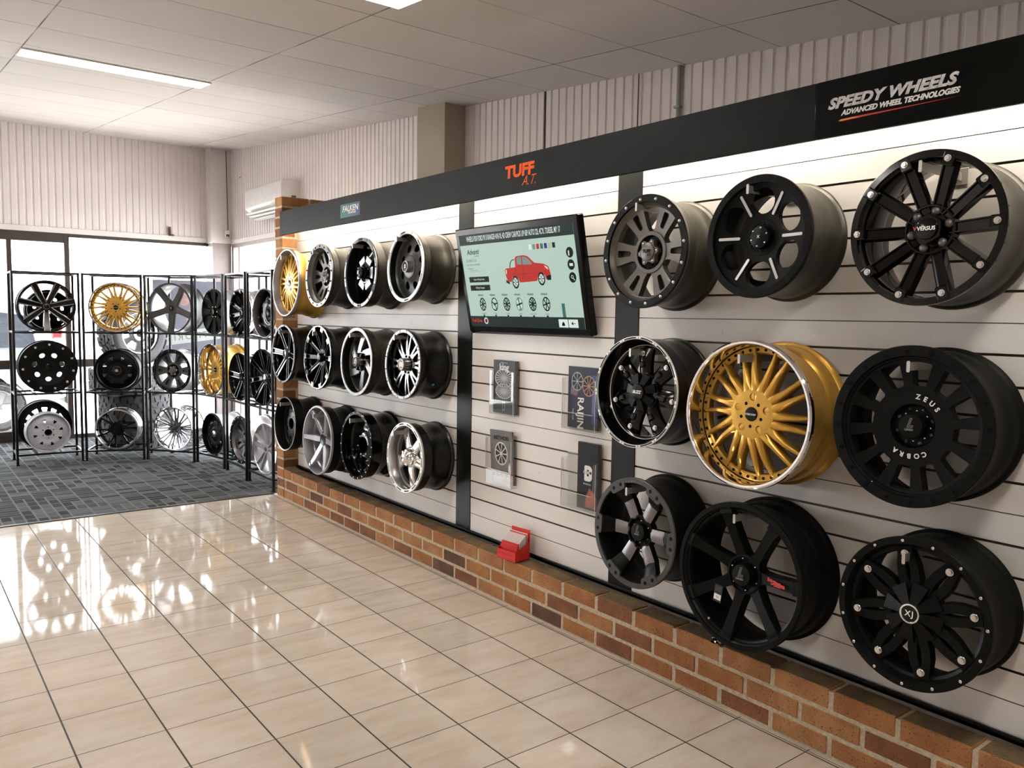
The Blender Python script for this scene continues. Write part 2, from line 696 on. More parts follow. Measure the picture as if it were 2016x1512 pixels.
def mortar_mat():
    n = NT('mortar', 0.95)
    f = n.noise(60.0, 5)
    col = n.mix(n.mr(f, 0.3, 0.7, 0, 1), (0.36, 0.285, 0.19), (0.54, 0.46, 0.34))
    n.bump(f, 0.9, 0.004)
    return n.out(col)


MORTAR = mortar_mat()
PAINT = mat('cream_wall_paint', (0.73, 0.665, 0.64), 0.6, var=(2.0, 0.05))
PAINT_W = mat('white_column_paint', (0.73, 0.68, 0.655), 0.6, var=(2.0, 0.04))
TAUPE = mat('taupe_column_paint', (0.36, 0.30, 0.225), 0.7, var=(2.0, 0.05))
BRONZE = mat('dark_bronze_window_frame', (0.045, 0.033, 0.026), 0.45, metal=0.2)
FRAME_L = mat('pale_window_frame', (0.42, 0.35, 0.32), 0.45)
SLAT = mat('white_slat_panel', (0.69, 0.655, 0.62), 0.42, var=(1.2, 0.04))
SLATG = mat('slat_groove', (0.10, 0.08, 0.055), 0.6)
BLK = mat('black_board', (0.005, 0.006, 0.005), 0.4, spec=.2, bump=(70, 0.2), var=(6, 0.3))
FASC = mat('charcoal_fascia', (0.0055, 0.0075, 0.007), 0.5, spec=.13, bump=(40, 0.2), var=(5, 0.35))
FASC2 = mat('black_fascia', (0.0018, 0.0024, 0.0015), 0.5, spec=.08, var=(5, 0.3))
CONC = mat('pale_concrete', (0.55, 0.53, 0.5), 0.9, bump=(20, 0.4), var=(1.5, 0.12))


def glass_mat():
    m = bpy.data.materials.new('window_glass')
    m.use_nodes = True
    nt = m.node_tree
    nt.nodes.clear()
    o = nt.nodes.new('ShaderNodeOutputMaterial')
    t = nt.nodes.new('ShaderNodeBsdfTransparent')
    t.inputs[0].default_value = (0.96, 0.98, 0.97, 1)
    g = nt.nodes.new('ShaderNodeBsdfGlossy')
    g.inputs['Roughness'].default_value = 0.01
    mx = nt.nodes.new('ShaderNodeMixShader')
    fr = nt.nodes.new('ShaderNodeLayerWeight')
    pw = nt.nodes.new('ShaderNodeMath'); pw.operation = 'POWER'; pw.inputs[1].default_value = 4.0
    ma = nt.nodes.new('ShaderNodeMath'); ma.operation = 'MULTIPLY_ADD'; ma.inputs[1].default_value = 0.8; ma.inputs[2].default_value = 0.04
    nt.links.new(fr.outputs['Facing'], pw.inputs[0]); nt.links.new(pw.outputs[0], ma.inputs[0])
    nt.links.new(ma.outputs[0], mx.inputs[0])
    nt.links.new(t.outputs[0], mx.inputs[1])
    nt.links.new(g.outputs[0], mx.inputs[2])
    nt.links.new(mx.outputs[0], o.inputs[0])
    return m


GLASS = glass_mat()
XW, YB, XL, YR = 1.07, 8.45, -6.0, -4.6      # right wall, window wall, left wall, rear wall
def ceil_z(y): return 2.926 + 0.0855 * y

# ------------------------------------------------------------------ room shell
m = MB(); m.box(XL, 0.03, YR, 4.21, -0.1, 0.0)
struct(put('floor', m.mesh('floor', [floor_mat()], 0)))
m = MB(); m.box(XL, XW, 4.23, YB, -0.1, 0.004)
struct(put('floor', m.mesh('carpet', [carpet_mat()], 0)))
m = MB(); m.box(0.03, XW, YR, 4.23, -0.1, -0.001)
struct(put('floor', m.mesh('slab', [CONC], 0)))
m = MB(); m.box(XL, 0.03, 4.205, 4.235, -0.02, 0.007, bev=0.002)
struct(put('trim_1', m.mesh('trim', [mat('dark_edge_trim', (0.03, 0.03, 0.028), 0.4)], 0)))

m = MB()
y0, y1 = YR - 0.1, YB + 0.15
m.add([(XL - .1, y0, ceil_z(y0)), (XW + .1, y0, ceil_z(y0)), (XW + .1, y1, ceil_z(y1)), (XL - .1, y1, ceil_z(y1)),
       (XL - .1, y0, ceil_z(y0) + .05), (XW + .1, y0, ceil_z(y0) + .05), (XW + .1, y1, ceil_z(y1) + .05), (XL - .1, y1, ceil_z(y1) + .05)],
      [(0, 3, 2, 1), (4, 5, 6, 7), (0, 1, 5, 4), (1, 2, 6, 5), (2, 3, 7, 6), (3, 0, 4, 7)])
struct(put('ceiling', m.mesh('ceiling', [ceiling_mat()], 0)))


def corrugated(name, along, fixed, a0, a1, z0, ztop, sign):
    """ribbed sheet wall; along 'x' or 'y'; ribs step out by sign*depth"""
    m = MB()
    per, dep = 0.076, 0.008
    n = int(round((a1 - a0) / per))
    pts = []
    for i in range(n):
        s = a0 + i * per
        pts += [(s, 0), (s + 0.046, 0), (s + 0.053, dep), (s + 0.069, dep)]
    pts.append((a0 + n * per, 0))
    top, bot = [], []
    for s, d in pts:
        c = fixed + sign * (0.0 + d)
        if along == 'y':
            bot.append((c, s, z0)); top.append((c, s, ztop(s)))
        else:
            bot.append((s, c, z0)); top.append((s, c, ztop(s)))
    k = len(pts)
    fs = [(i, i + 1, k + i + 1, k + i) for i in range(k - 1)]
    m.add(bot + top, fs)
    return struct(put(name, m.mesh(name, [PAINT], 0)))


# right building wall: plain below, ribbed sheet above (grooves cut 13 mm behind the face)
m = MB()
m.box(XW + 0.015, XW + 0.12, YR, 4.3, 0, 2.3)
m.box(XW + 0.015, XW + 0.12, YR, YB + 0.1, 2.42, 4.0)
m.box(XW + 0.015, XW + 0.12, 4.3, YB + 0.1, -0.1, 0.1)
struct(put('wall_right', m.mesh('wall_right', [PAINT], 0)))
corrugated('wall_right', 'y', XW, 4.14 - 0.076 * 115, 4.14, 2.30, lambda s: ceil_z(s) + 0.01, 1)
corrugated('wall_right', 'y', XW, 4.14, YB, 2.45, lambda s: ceil_z(s) + 0.01, 1)
m = MB(); m.box(XW - 0.004, XW + 0.012, 1.918, 1.928, 2.3, ceil_z(1.92)); m.box(XW - 0.004, XW + 0.012, 1.043, 1.049, 2.3, ceil_z(1.04))
struct(put('trim_2', m.mesh('trim', [mat('joint_dark', (0.12, 0.10, 0.08), 0.7)], 0)))
# window wall, upper sheet
m = MB(); m.box(XL, XW, YB + 0.015, YB + 0.12, 2.46, 4.0)
struct(put('wall_back', m.mesh('wall_back', [PAINT], 0)))
corrugated('wall_back', 'x', YB, XL, 0.81, 2.50, lambda s: ceil_z(YB) + 0.01, 1)
m = MB(); m.box(XL, 0.81, YB - 0.012, YB + 0.02, 2.445, 2.51, bev=0.004)
struct(put('trim_3', m.mesh('trim', [PAINT_W], 0)))
m = MB(); m.box(XW - 0.012, XW + 0.02, 4.14, YB - 0.22, 2.43, 2.49, bev=0.004)
struct(put('trim_4', m.mesh('trim', [PAINT_W], 0)))
# left and rear walls (behind and beside the camera)
m = MB(); m.box(XL - 0.1, XL, YR, YB + 0.1, 0, 4.0)
struct(put('wall_left', m.mesh('wall_left', [PAINT], 0)))
m = MB(); m.box(XL, XW + 0.1, YR - 0.1, YR, 0, 4.0)
struct(put('wall_rear', m.mesh('wall_rear', [PAINT], 0)))
# corner column and pier on the right wall
m = MB(); m.box(0.81, XW, YB - 0.2, YB + 0.1, 2.44, ceil_z(YB)); m.box(0.83, XW, YB - 0.18, YB + 0.1, 0, 2.44, mi=1)
struct(put('wall_corner_column', m.mesh('column', [PAINT_W, mat('grey_column_paint', (0.34, 0.29, 0.275), 0.6)], 0)))
m = MB(); m.box(0.88, XW + 0.01, 2.885, 3.28, 0, ceil_z(3.3))
struct(put('wall_pier', m.mesh('pier', [TAUPE], 0)))


# windows and door of the shopfront
def window(name, bars, panes, fmat, M=None):
    r = put(name, None)
    struct(r)
    m = MB()
    for b in bars:
        m.box(*b, bev=0.003)
    f = put('window_frame', m.mesh('window_frame', [fmat], 0), r); f['kind'] = 'structure'
    m = MB()
    for b in panes:
        m.box(*b)
    g = put('window_pane', m.mesh('window_pane', [GLASS], 0), r); g['kind'] = 'structure'
    return r


y0, y1 = YB + 0.0, YB + 0.09
window('door_1', [(-1.43, -1.38, y0, y1, 0.1, 2.34), (-0.845, -0.79, y0, y1, 0.0, 2.45), (-3.6, -0.845, y0, y1, 2.335, 2.445),
                  (-3.6, -0.845, y0, y1, 0.0, 0.125), (-3.6, -0.845, y0 + 0.01, y1, 0.85, 0.955), (-2.6, -2.54, y0, y1, 0.1, 2.34), (-3.66, -3.6, y0, y1, 0.0, 2.445)],
       [(-3.6, -0.845, YB + 0.045, YB + 0.051, 0.12, 2.34)], BRONZE)
window('window_1', [(-0.79, 0.83, y0, y1, 2.405, 2.45), (-0.79, 0.83, y0, y1, 0.0, 0.05), (-0.79, -0.30, y0 + 0.01, y1, 0.86, 0.955), (-0.34, -0.29, y0 + 0.01, y1, 0.05, 0.95)],
       [(-0.79, 0.83, YB + 0.045, YB + 0.051, 0.05, 2.41)], BRONZE)
window('window_2', [(XL, -3.66, y0, y1, 2.39, 2.45), (XL, -3.66, y0, y1, 0.0, 0.08), (-4.86, -4.8, y0, y1, 0.0, 2.4)],
       [(XL, -3.66, YB + 0.045, YB + 0.051, 0.05, 2.40)], BRONZE)
window('window_3', [(XW - 0.0, XW + 0.09, 4.3, YB - 0.18, 2.385, 2.44), (XW, XW + 0.09, 4.3, YB - 0.18, 0.08, 0.16), (XW, XW + 0.09, YB - 0.25, YB - 0.18, 0.1, 2.4),
                    (XW + 0.01, XW + 0.08, 8.0, 8.04, 0.1, 2.4), (XW + 0.01, XW + 0.08, 6.3, 6.34, 0.1, 2.4)],
       [(XW + 0.045, XW + 0.051, 4.3, YB - 0.2, 0.1, 2.40)], FRAME_L)

# ------------------------------------------------------------------ brick walls
def brick_wall(name, x0, x1, y0, y1, z0, courses, face_axes, joint0, cap_mat=True):
    """real bricks in running bond round a mortar core: one mesh"""
    m = MB()
    g, L, H = 0.0145, 0.24, 0.0833
    ztop = z0 + courses * H
    e = 0.0025
    m.box(x0 + e, x1 - e, y0 + e, y1 - e, z0, ztop - 0.009, 4)
    rnd_ = random.Random(3)
    long_y = (y1 - y0) > (x1 - x0)
    a0, a1 = (y0, y1) if long_y else (x0, x1)
    for c in range(courses):
        top = (c == courses - 1)
        zz = z0 + c * H
        off = joint0 + (0.12 if (courses - 1 - c) % 2 else 0.0)
        k0 = math.floor((a0 - off) / L) - 1
        k = k0
        while off + k * L < a1:
            s, t = off + k * L + g / 2, off + (k + 1) * L - g / 2
            k += 1
            s, t = max(s, a0), min(t, a1)
            s = a0 if s - a0 < g else s
            t = a1 if a1 - t < g else t
            if t - s < 0.02:
                continue
            mi = rnd_.choices([0, 1, 2, 3], [4, 3.2, 1.6, 0.45])[0]
            if c == 0 and rnd_.random() < 0.35:
                mi = rnd_.choice([2, 3])
            jit = rnd_.uniform(-0.0018, 0.0018)
            za, zb = zz + g / 2 + rnd_.uniform(-.001, .001), zz + H - g / 2 + (0.005 if top else rnd_.uniform(-.001, .001))
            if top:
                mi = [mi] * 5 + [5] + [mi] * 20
            if long_y:
                m.box(x0 + jit, x1 + jit, s, t, za, zb, mi, bev=0.004)
            else:
                m.box(s, t, y0 + jit, y1 + jit, za, zb, mi, bev=0.004)
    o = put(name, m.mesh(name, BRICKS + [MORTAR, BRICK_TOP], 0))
    return o

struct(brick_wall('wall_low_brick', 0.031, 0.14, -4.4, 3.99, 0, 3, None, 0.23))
struct(brick_wall('wall_brick_pillar', 0.03, XW, 3.995, 4.14, 0, 30, None, 0.03))

# ------------------------------------------------------------------ slat wall
def slat_panel(y0, y1, label):
    m = MB()
    z0, z1, d = 0.272, 2.38, 0.014
    prof = [(0.19, z0), (0.16, z0)]
    k = math.ceil((z0 + 0.02 - 1.553) / 0.098)
    while 1.553 + 0.098 * k < z1 - 0.02:
        z = 1.553 + 0.098 * k
        hw = 0.0016 if k % 6 == 0 else 0.0042
        prof += [(0.16, z - hw), (0.16 + d, z - hw - 0.001), (0.16 + d, z + hw + 0.001), (0.16, z + hw)]
        k += 1
    prof += [(0.16, z1), (0.19, z1)]
    n = len(prof)
    vs = [(x, y0, z) for x, z in prof] + [(x, y1, z) for x, z in prof]
    fs, ms = [], []
    for i in range(n - 1):
        fs.append((i, i + 1, n + i + 1, n + i))
        a, b = prof[i], prof[i + 1]
        ms.append(0 if (abs(a[0] - 0.16) < 1e-4 and abs(b[0] - 0.16) < 1e-4) else 1)
    fs.append((n - 1, 0, n, 2 * n - 1)); ms.append(0)
    fs.append(tuple(range(n))); fs.append(tuple(range(2 * n - 1, n - 1, -1))); ms += [0, 0]
    m.add(vs, fs, ms)
    t = put('slat_panel', m.mesh('slat_panel', [SLAT, SLATG], 0))
    tag(t, label, 'wall panel')
    # plug caps over the fixing screws
    pm = MB()
    pm.lathe([(0.0, 0.0012), (0.0045, 0.001), (0.006, 0.0)], 12)
    me = pm.mesh('screw_cap', [SLAT], 35)
    yy = y0 + 0.12
    while yy < y1:
        for z in (1.50, 0.72, 1.11):
            put('screw_cap', me, t, frame((0.1602, yy, z + 0.005 * math.sin(yy * 9)), (-1, 0, 0)))
        yy += 0.42
    return t

slat_panel(1.603, 3.994, 'white slotted wall panel behind the twelve wheels next to the brick pillar')
slat_panel(0.28, 1.452, 'white slotted wall panel behind the wall screen and brochure holders')
slat_panel(-3.4, 0.128, 'white slotted wall panel behind the nine large wheels nearest the camera')
for a, b, l in ((1.452, 1.603, 'upright black board between the wheels and the wall screen, left of the screen'),
                (0.128, 0.28, 'upright black board right of the wall screen, partly behind the near wheels')):
    m = MB(); m.box(0.156, 0.19, a, b, 0.272, 2.38, bev=0.001)
    tag(put('divider_board', m.mesh('divider_board', [BLK], 0)), l, 'board')
m = MB(); m.box(0.141, 0.158, -3.4, 3.994, 0.256, 0.270, bev=0.002); m.box(0.141, 0.150, -3.4, 3.994, 0.256, 0.279, bev=0.002)
tag(put('base_rail', m.mesh('base_rail', [BLK], 0)), 'long black rail along the back of the low brick ledge', 'rail')

# ------------------------------------------------------------------ fascia with lettering and lights behind
ORANGE = mat('orange_decal', (0.62, 0.075, 0.008), 0.6, spec=.2)
CHR_T = mat('silver_lettering', (0.52, 0.50, 0.50), 0.4, var=(60, 0.3))
WHT_T = mat('white_lettering', (0.72, 0.70, 0.68), 0.5)
fa = thing('fascia_board', 'long dark charcoal fascia board with orange lettering above the slotted wall', 'fascia board')
m = MB(); m.box(0.010, 0.028, -0.813, 3.99, 2.178, 2.37, bev=0.002)
put('board', m.mesh('board', [FASC], 0), fa)
m = MB(); m.box(0.028, 0.158, -0.813, 3.99, 2.352, 2.370)
put('top_board', m.mesh('top_board', [FASC], 0), fa)
def F(y, z, d=0.0): return frame((0.0095 - d, y, z), (-1, 0, 0))
put('lettering', text_mesh('TUFF', 0.083, ORANGE, bold=0.0038, sx=1.25, shear=0.04), fa, F(0.843, 2.288))
put('lettering', text_mesh('A.T.', 0.070, ORANGE, bold=-0.0004, shear=0.45, sx=0.95), fa, F(0.765, 2.232))
gr = MB()
for i in range(8):
    gr.add([(-.148 + .037 * i, -.046, 0), (-.148 + .037 * (i + 1), -.046, 0), (-.148 + .037 * (i + 1), .046, 0), (-.148 + .037 * i, .046, 0)], [(0, 1, 2, 3)], i)
gm = [mat('sticker_teal_%s' % 'abcdefgh'[i], (0.01, 0.16 - 0.017 * i, 0.12 + 0.004 * i), 0.4) for i in range(8)]
st = put('sticker', gr.mesh('sticker', gm, 0), fa, F(2.733, 2.268)); st['label'] = 'teal to navy sticker with white letters'
put('lettering', text_mesh('FALKEN', 0.055, WHT_T, bold=0.0016, sx=1.22, shear=0.12), st, T((0.004, 0.010, 0.0006)))
put('lettering', text_mesh('ON THE PULSE', 0.017, WHT_T, bold=0.0008, shear=0.12), st, T((0.03, -0.019, 0.0006)))
fb = thing('fascia_board', 'black fascia board with silver and white lettering over a red stripe, near the camera', 'fascia board')
m = MB(); m.box(0.009, 0.028, -3.4, -0.815, 2.178, 2.37, bev=0.002)
put('board', m.mesh('board', [FASC2], 0), fb)
m = MB(); m.box(0.028, 0.158, -3.4, -0.815, 2.352, 2.370)
put('top_board', m.mesh('top_board', [FASC2], 0), fb)
def F2(y, z, d=0.0): return frame((0.0085 - d, y, z), (-1, 0, 0))
m = MB(); m.poly([(-0.262, -0.075), (0.262, -0.075), (0.262, 0.062), (-0.262, 0.062)])
put('sticker_backing', m.mesh('sticker_backing', [mat('sticker_black', (0.0012, 0.0015, 0.001), 0.4, spec=.08)], 0), fb, F2(-1.085, 2.266))
put('lettering', text_mesh('SPEEDY WHEELS', 0.048, CHR_T, bold=0.0023, sx=1.15, space=1.04, shear=0.30), fb, F2(-1.073, 2.286, 0.0006))
put('lettering', text_mesh('ADVANCED WHEEL TECHNOLOGIES', 0.0235, WHT_T, bold=0.0010, sx=0.97, shear=0.28), fb, F2(-1.105, 2.2505, 0.0006))
m = MB(); m.poly([(-0.20, -0.002), (-0.193, -0.0055), (-0.15, -0.004), (0.2, 0.0035), (0.0, 0.0025), (-0.15, 0.003), (-0.19, 0.002)], 0, 0)
s_ = put('red_stripe', m.mesh('red_stripe', [mat('stripe_red', (0.5, 0.015, 0.02), 0.4)], 0), fb, F2(-1.105, 2.229, 0.0006)); s_['label'] = 'tapering red stripe'
m = MB(); m.poly([(-0.198, -0.001), (-0.19, -0.004), (-0.12, -0.002), (-0.15, 0.001), (-0.19, 0.001)], 0, 0)
s_ = put('orange_tip', m.mesh('orange_tip', [mat('stripe_orange', (0.8, 0.28, 0.01), 0.4)], 0), fb, F2(-1.105, 2.229, 0.0011))

TUBE = mat('lit_tube', (1.0, 0.90, 0.74), 0.4, emit=TUBE_E, emit_col=(1.0, 0.89, 0.73))
BATTEN = mat('white_batten', (0.8, 0.8, 0.78), 0.4)
def tube_light(y0, y1):
    t = thing('tube_light', 'lit fluorescent tube on a white batten hidden behind the dark fascia board', 'light', T((0.09, (y0 + y1) / 2, 2.35)), 'tube lights behind the fascia')
    L = (y1 - y0) / 2
    m = MB(); m.box(-0.025, 0.025, -L, L, -0.03, 0.0, bev=0.003)
    put('batten', m.mesh('batten', [BATTEN], 0), t)
    m = MB(); m.cyl((0, -L + 0.03, -0.05), (0, L - 0.03, -0.05), 0.013, 12)
    put('tube', m.mesh('tube', [TUBE]), t)
    m = MB(); m.box(-0.012, 0.012, -L + 0.012, -L + 0.03, -0.065, -0.03); m.box(-0.012, 0.012, L - 0.03, L - 0.012, -0.065, -0.03)
    put('tube_holder', m.mesh('tube_holder', [BATTEN], 0), t)
for a in (2.72, 1.48, 0.24, -1.0, -2.24):
    tube_light(a, a + 1.2)

PANEL = mat('lit_diffuser', (1, 0.97, 0.9), 0.5, emit=PANEL_E, emit_col=(1.0, 0.95, 0.88))
def ceiling_light(xa, xb, ya, label):
    al = math.atan(0.0855)
    yc = ya + 0.13
    Mx = T(((xa + xb) / 2, yc, ceil_z(yc) - 0.001)) @ Matrix.Rotation(al, 4, 'X')
    t = thing('ceiling_light', label, 'light', Mx, 'ceiling lights')
    L = (xb - xa) / 2
    m = MB()
    m.box(-L, L, -0.13, -0.122, -0.01, 0.02); m.box(-L, L, 0.122, 0.13, -0.01, 0.02)
    m.box(-L, -L + 0.008, -0.122, 0.122, -0.01, 0.02); m.box(L - 0.008, L, -0.122, 0.122, -0.01, 0.02)
    put('frame', m.mesh('frame', [BATTEN], 0), t)
    m = MB(); m.box(-L + 0.008, L - 0.008, -0.122, 0.122, -0.013, -0.002, bev=.002)
    put('diffuser', m.mesh('diffuser', [PANEL], 0), t)
ceiling_light(-1.79, -0.565, 3.85, 'long lit ceiling light nearest the window wall')
ceiling_light(-1.79, -0.565, 0.80, 'lit ceiling light cut off by the top edge of the photo')
ceiling_light(-4.19, -2.965, 3.85, 'unseen ceiling light added over the left side of the floor')  # out of view, added to brighten the room from the left
ceiling_light(-4.19, -2.965, 0.80, 'unseen ceiling light added over the left side nearer the camera')  # second unseen panel on the left, added for illumination
ceiling_light(-1.79, -0.565, -2.2, 'unseen ceiling light added behind the camera')  # unseen panel added to light the room from behind

# ------------------------------------------------------------------ wheels (all drawn for a rim radius of 1, then scaled)
S_FLAT = ([(-1.06, -1), (-1, -.16), (-.88, 0), (.88, 0), (1, -.16), (1.06, -1)], [0, 1, 1, 1, 0, 0])
S_CHAN = ([(-1.2, -1), (-1, -.10), (-.95, 0), (-.74, 0), (-.64, -.25), (.64, -.25), (.74, 0), (.95, 0), (1, -.10), (1.2, -1)],
          [0, 0, 1, 2, 2, 2, 1, 0, 0, 0])
S_RND = ([(-1.05, -1), (-1, -.42), (-.8, -.14), (-.42, 0), (.42, 0), (.8, -.14), (1, -.42), (1.05, -1)], [0, 0, 1, 1, 1, 0, 0, 0])
S_RIDGE = ([(-1.1, -1), (-1, -.55), (-.22, -.05), (.22, -.05), (1, -.55), (1.1, -1)], [0, 1, 1, 1, 0, 0])


def arc_patch(m, r0, r1, a0, a1, z, mi, n=4):
    vs, fs = [], []
    for i in range(n + 1):
        a = a0 + (a1 - a0) * i / n
        vs += [(r0 * math.cos(a), r0 * math.sin(a), z), (r1 * math.cos(a), r1 * math.sin(a), z)]
    for i in range(n):
        fs.append((2 * i, 2 * i + 1, 2 * i + 3, 2 * i + 2))
    m.add(vs, fs, mi)


def bolt_mb(kind, r):
    m = MB()
    if kind == 'dome':
        m.lathe([(0, .62 * r), (.45 * r, .55 * r), (.8 * r, .3 * r), (r, 0), (r, -.3 * r)], 14)
    elif kind == 'hex':
        m.lathe([(r * 1.0, -.3 * r), (r * 1.0, .18 * r), (.92 * r, .26 * r), (.4 * r, .26 * r)], 20)
        h = [(.70 * r * math.cos(k * PI / 3), .70 * r * math.sin(k * PI / 3)) for k in range(6)]
        m.poly(h, .72 * r, 0, .5 * r)
    elif kind == 'ring':
        m.lathe([(r, -.2 * r), (r, .25 * r), (.85 * r, .4 * r), (.5 * r, .4 * r), (.42 * r, .1 * r), (0, .1 * r)], 16)
    elif kind == 'pit':
        m.lathe([(r, 0.0), (.92 * r, .05 * r), (.85 * r, 0.0), (0, -0.0)], 16)
    return m


class WH:
    def __init__(s, name, label, M, R, W, seg=72, cat='wheel', group=None):
        s.t = thing(name, label, cat, M, group)
        s.R, s.w, s.seg = R, W / R, seg

    def part(s, nm, mb, mats, angs=None, pos=(0, 0, 0), smooth=35, parent=None, label=None):
        mb.xf(Matrix.Scale(s.R, 4))
        me = mb.mesh(nm, mats if isinstance(mats, (list, tuple)) else [mats], smooth)
        out = []
        p = Vector(pos) * s.R
        for a in (angs if angs is not None else [0.0]):
            o = put(nm, me, parent or s.t, RZ(R_(a)) @ T(p))
            if label:
                o['label'] = label
            out.append(o)
        return out

    def barrel(s, out, lip=None, inn=None, lipd=.16, thick=1.0):
        lip, inn = lip or out, inn or out
        w = s.w
        d = lipd
        e = max(.17, d + .03)
        pr = [(.985, 0, 1), (1, -.018, 1), (1, -.05, 0), (.972, -.075, 0), (.962, -e, 0), (.93, -e - .04, 0), (.912, -e - .10, 0), (.905, -max(w * .62, e + .14), 0),
              (.93, -w + .30, 0), (.95, -w + .22, 0), (.955, -w + .10, 0), (.985, -w + .07, 0), (1.0, -w + .045, 0), (1.0, -w + .012, 0), (.985, -w, 0),
              (.955, -w, 2), (.94, -w + .05, 2), (.93, -w + .2, 2), (.905, -w + .31, 2), (.875, -max(w * .62, e + .12), 2), (.885, -d - .08, 2), (.90, -d - .03, 2), (.925, -d, 1), (.93, -.06, 1), (.948, -.010, 1)]
        m = MB().lathe(pr, s.seg, closed=True)
        return s.part('rim_barrel', m, [out, lip, inn])[0]

    def ring(s, r0, h=.02, mt=None, marks=(), z=0.0, mt2=None, r1=1.0, nm='outer_lip'):
        m = MB().lathe([(r0, z - .02), (r0 + .006, z + h), (r1 - .012, z + h), (r1, z + h - .012), (r1, z - .02)], s.seg, closed=True)
        for (n, half, ra, rb, ph) in marks:
            for k in range(n):
                a = R_(ph + 360 * k / n)
                arc_patch(m, ra, rb, a - R_(half), a + R_(half), z + h + .002, 1)
        s.part(nm, m, [mt, mt2 or DEEP])

    def bolts(s, kind, n, r, z, phase, size, mt, nm='bolt', angs=None):
        s.part(nm, bolt_mb(kind, size), mt, angs if angs is not None else [phase + 360 * k / n for k in range(n)], (r, 0, z))

    def spokes(s, n, phase, strips, sec, mats, label=None, nm='spoke'):
        """strips: list of station lists making up one spoke"""
        m = MB()
        for st in strips:
            m.sweep(st, sec[0], sec[1])
        return s.part(nm, m, mats, [phase + 360 * k / n for k in range(n)], label=label)

    def disc(s, r, holes, ztab, th, mats, step=.055, nm='wheel_disc'):
        zf = lambda x, y: lerp(ztab, math.hypot(x, y))
        m = MB().plate(circ(r, 72), holes, zf, th, (0, 1), step)
        return s.part(nm, m, mats)

    def hub(s, r, z, mt, hole=None, depth=.12, nm='hub'):
        hole = hole or .0
        if hole:
            pr = [(r, z - .15), (r, z - .01), (r - .01, z), (hole, z), (hole - .008, z - depth), (0, z - depth)]
        else:
            pr = [(r, z - .15), (r, z - .01), (r - .012, z), (0, z)]
        s.part(nm, MB().lathe(pr, 40), mt)

    def cap(s, r, z, h, mt, dome=.25, rim=None, nm='centre_cap'):
        pr = [(r, z - .04), (r, z + h * .75), (r * .94, z + h), (r * .5, z + h * (1 + dome * .7)), (0, z + h * (1 + dome))]
        o = s.part(nm, MB().lathe(pr, 36), mt)[0]
        if rim:
            s.part('cap_ring', MB().lathe([(r * .80, z + h * 1.02), (r * .84, z + h * 1.2), (r * .98, z + h * 1.15), (r * 1.03, z + h * .8), (r * 1.03, z)], 36), rim)
        s.zc = z + h * (1 + dome) + .004
        return o

    def text(s, body, size, mt, x=0, y=0, z=None, ang=0, **k):
        me = text_mesh(body, size * s.R, mt, **k)
        o = put('lettering', me, s.t, T(Vector((x, y, s.zc if z is None else z)) * s.R) @ RZ(R_(ang)))
        return o

    def arc_text(s, body, size, mt, r, a0, da, z, flip=False, **k):
        """letters round an arc; joined into one mesh"""
        m = MB()
        for i, ch in enumerate(body):
            me = text_mesh(ch, size * s.R, mt, **k)
            a = R_(a0 - da * i)
            Mx = RZ(a) @ T(Vector((r * s.R, 0, z * s.R))) @ RZ(-PI / 2)
            m.add([Mx @ v.co for v in me.vertices], [tuple(p.vertices) for p in me.polygons])
        me = m.mesh('lettering', [mt], 0)
        return put('lettering', me, s.t)


def tri_hole(rc, a, rin, rout, tin, tout, rad=.03):
    """rounded window on the bearing a; half widths tin/tout at radii rin/rout"""
    p = [(rin, -tin), (rout, -tout), (rout, tout), (rin, tin)]
    return rot2(rnd(p, rad, 3), a)


def arcwin(r0, r1, a0, a1, rad, n=6):
    """rounded sector window, angles in degrees"""
    p = [(r1 * math.cos(R_(a0 + (a1 - a0) * i / n)), r1 * math.sin(R_(a0 + (a1 - a0) * i / n))) for i in range(n + 1)]
    q = [(r0 * math.cos(R_(a1 + (a0 - a1) * i / 2)), r0 * math.sin(R_(a1 + (a0 - a1) * i / 2))) for i in range(3)]
    rr = [rad] + [0] * (n - 1) + [rad] + [rad * .7] + [0] + [rad * .7]
    return rnd(p + q, rr, 4)


def lugs(s, n, r, z, phase, size=.05, mt=None, kind='dome'):
    s.bolts(kind, n, r, z, phase, size, mt or BOLT, nm='lug_nut')


def L_logo(s, x, y, sz, mt, z):
    """outlined L mark over a D shape, drawn as thin lines"""
    m = MB()
    def line(pts, w=.05):
        for a, b in zip(pts, pts[1:]):
            a, b = Vector(a) * sz, Vector(b) * sz
            d = (b - a).normalized() * w * sz * .5
            n = Vector((-d.y, d.x))
            q = [a - d - n, b + d - n, b + d + n, a - d + n]
            m.add([(v.x, v.y, 0) for v in q], [(0, 1, 2, 3)])
    sh = lambda P: [(px + .28 * py, py) for px, py in P]
    line(sh([(-.30, .95), (.0, .95), (.0, -.1), (.5, -.1), (.5, -.42), (.25, -.42)]))
    line(sh([(-.30, .95), (-.30, -.42), (.25, -.42)]))
    line(sh([(-.15, .80), (-.15, -.27), (.42, -.27)]))
    m.xf(T((x, y, z)))
    s.part('logo', m, mt, smooth=0)
    s.text('LENSO', sz * .42, mt, x - .12 * sz, y - .75 * sz, z, shear=.2, bold=.0002)


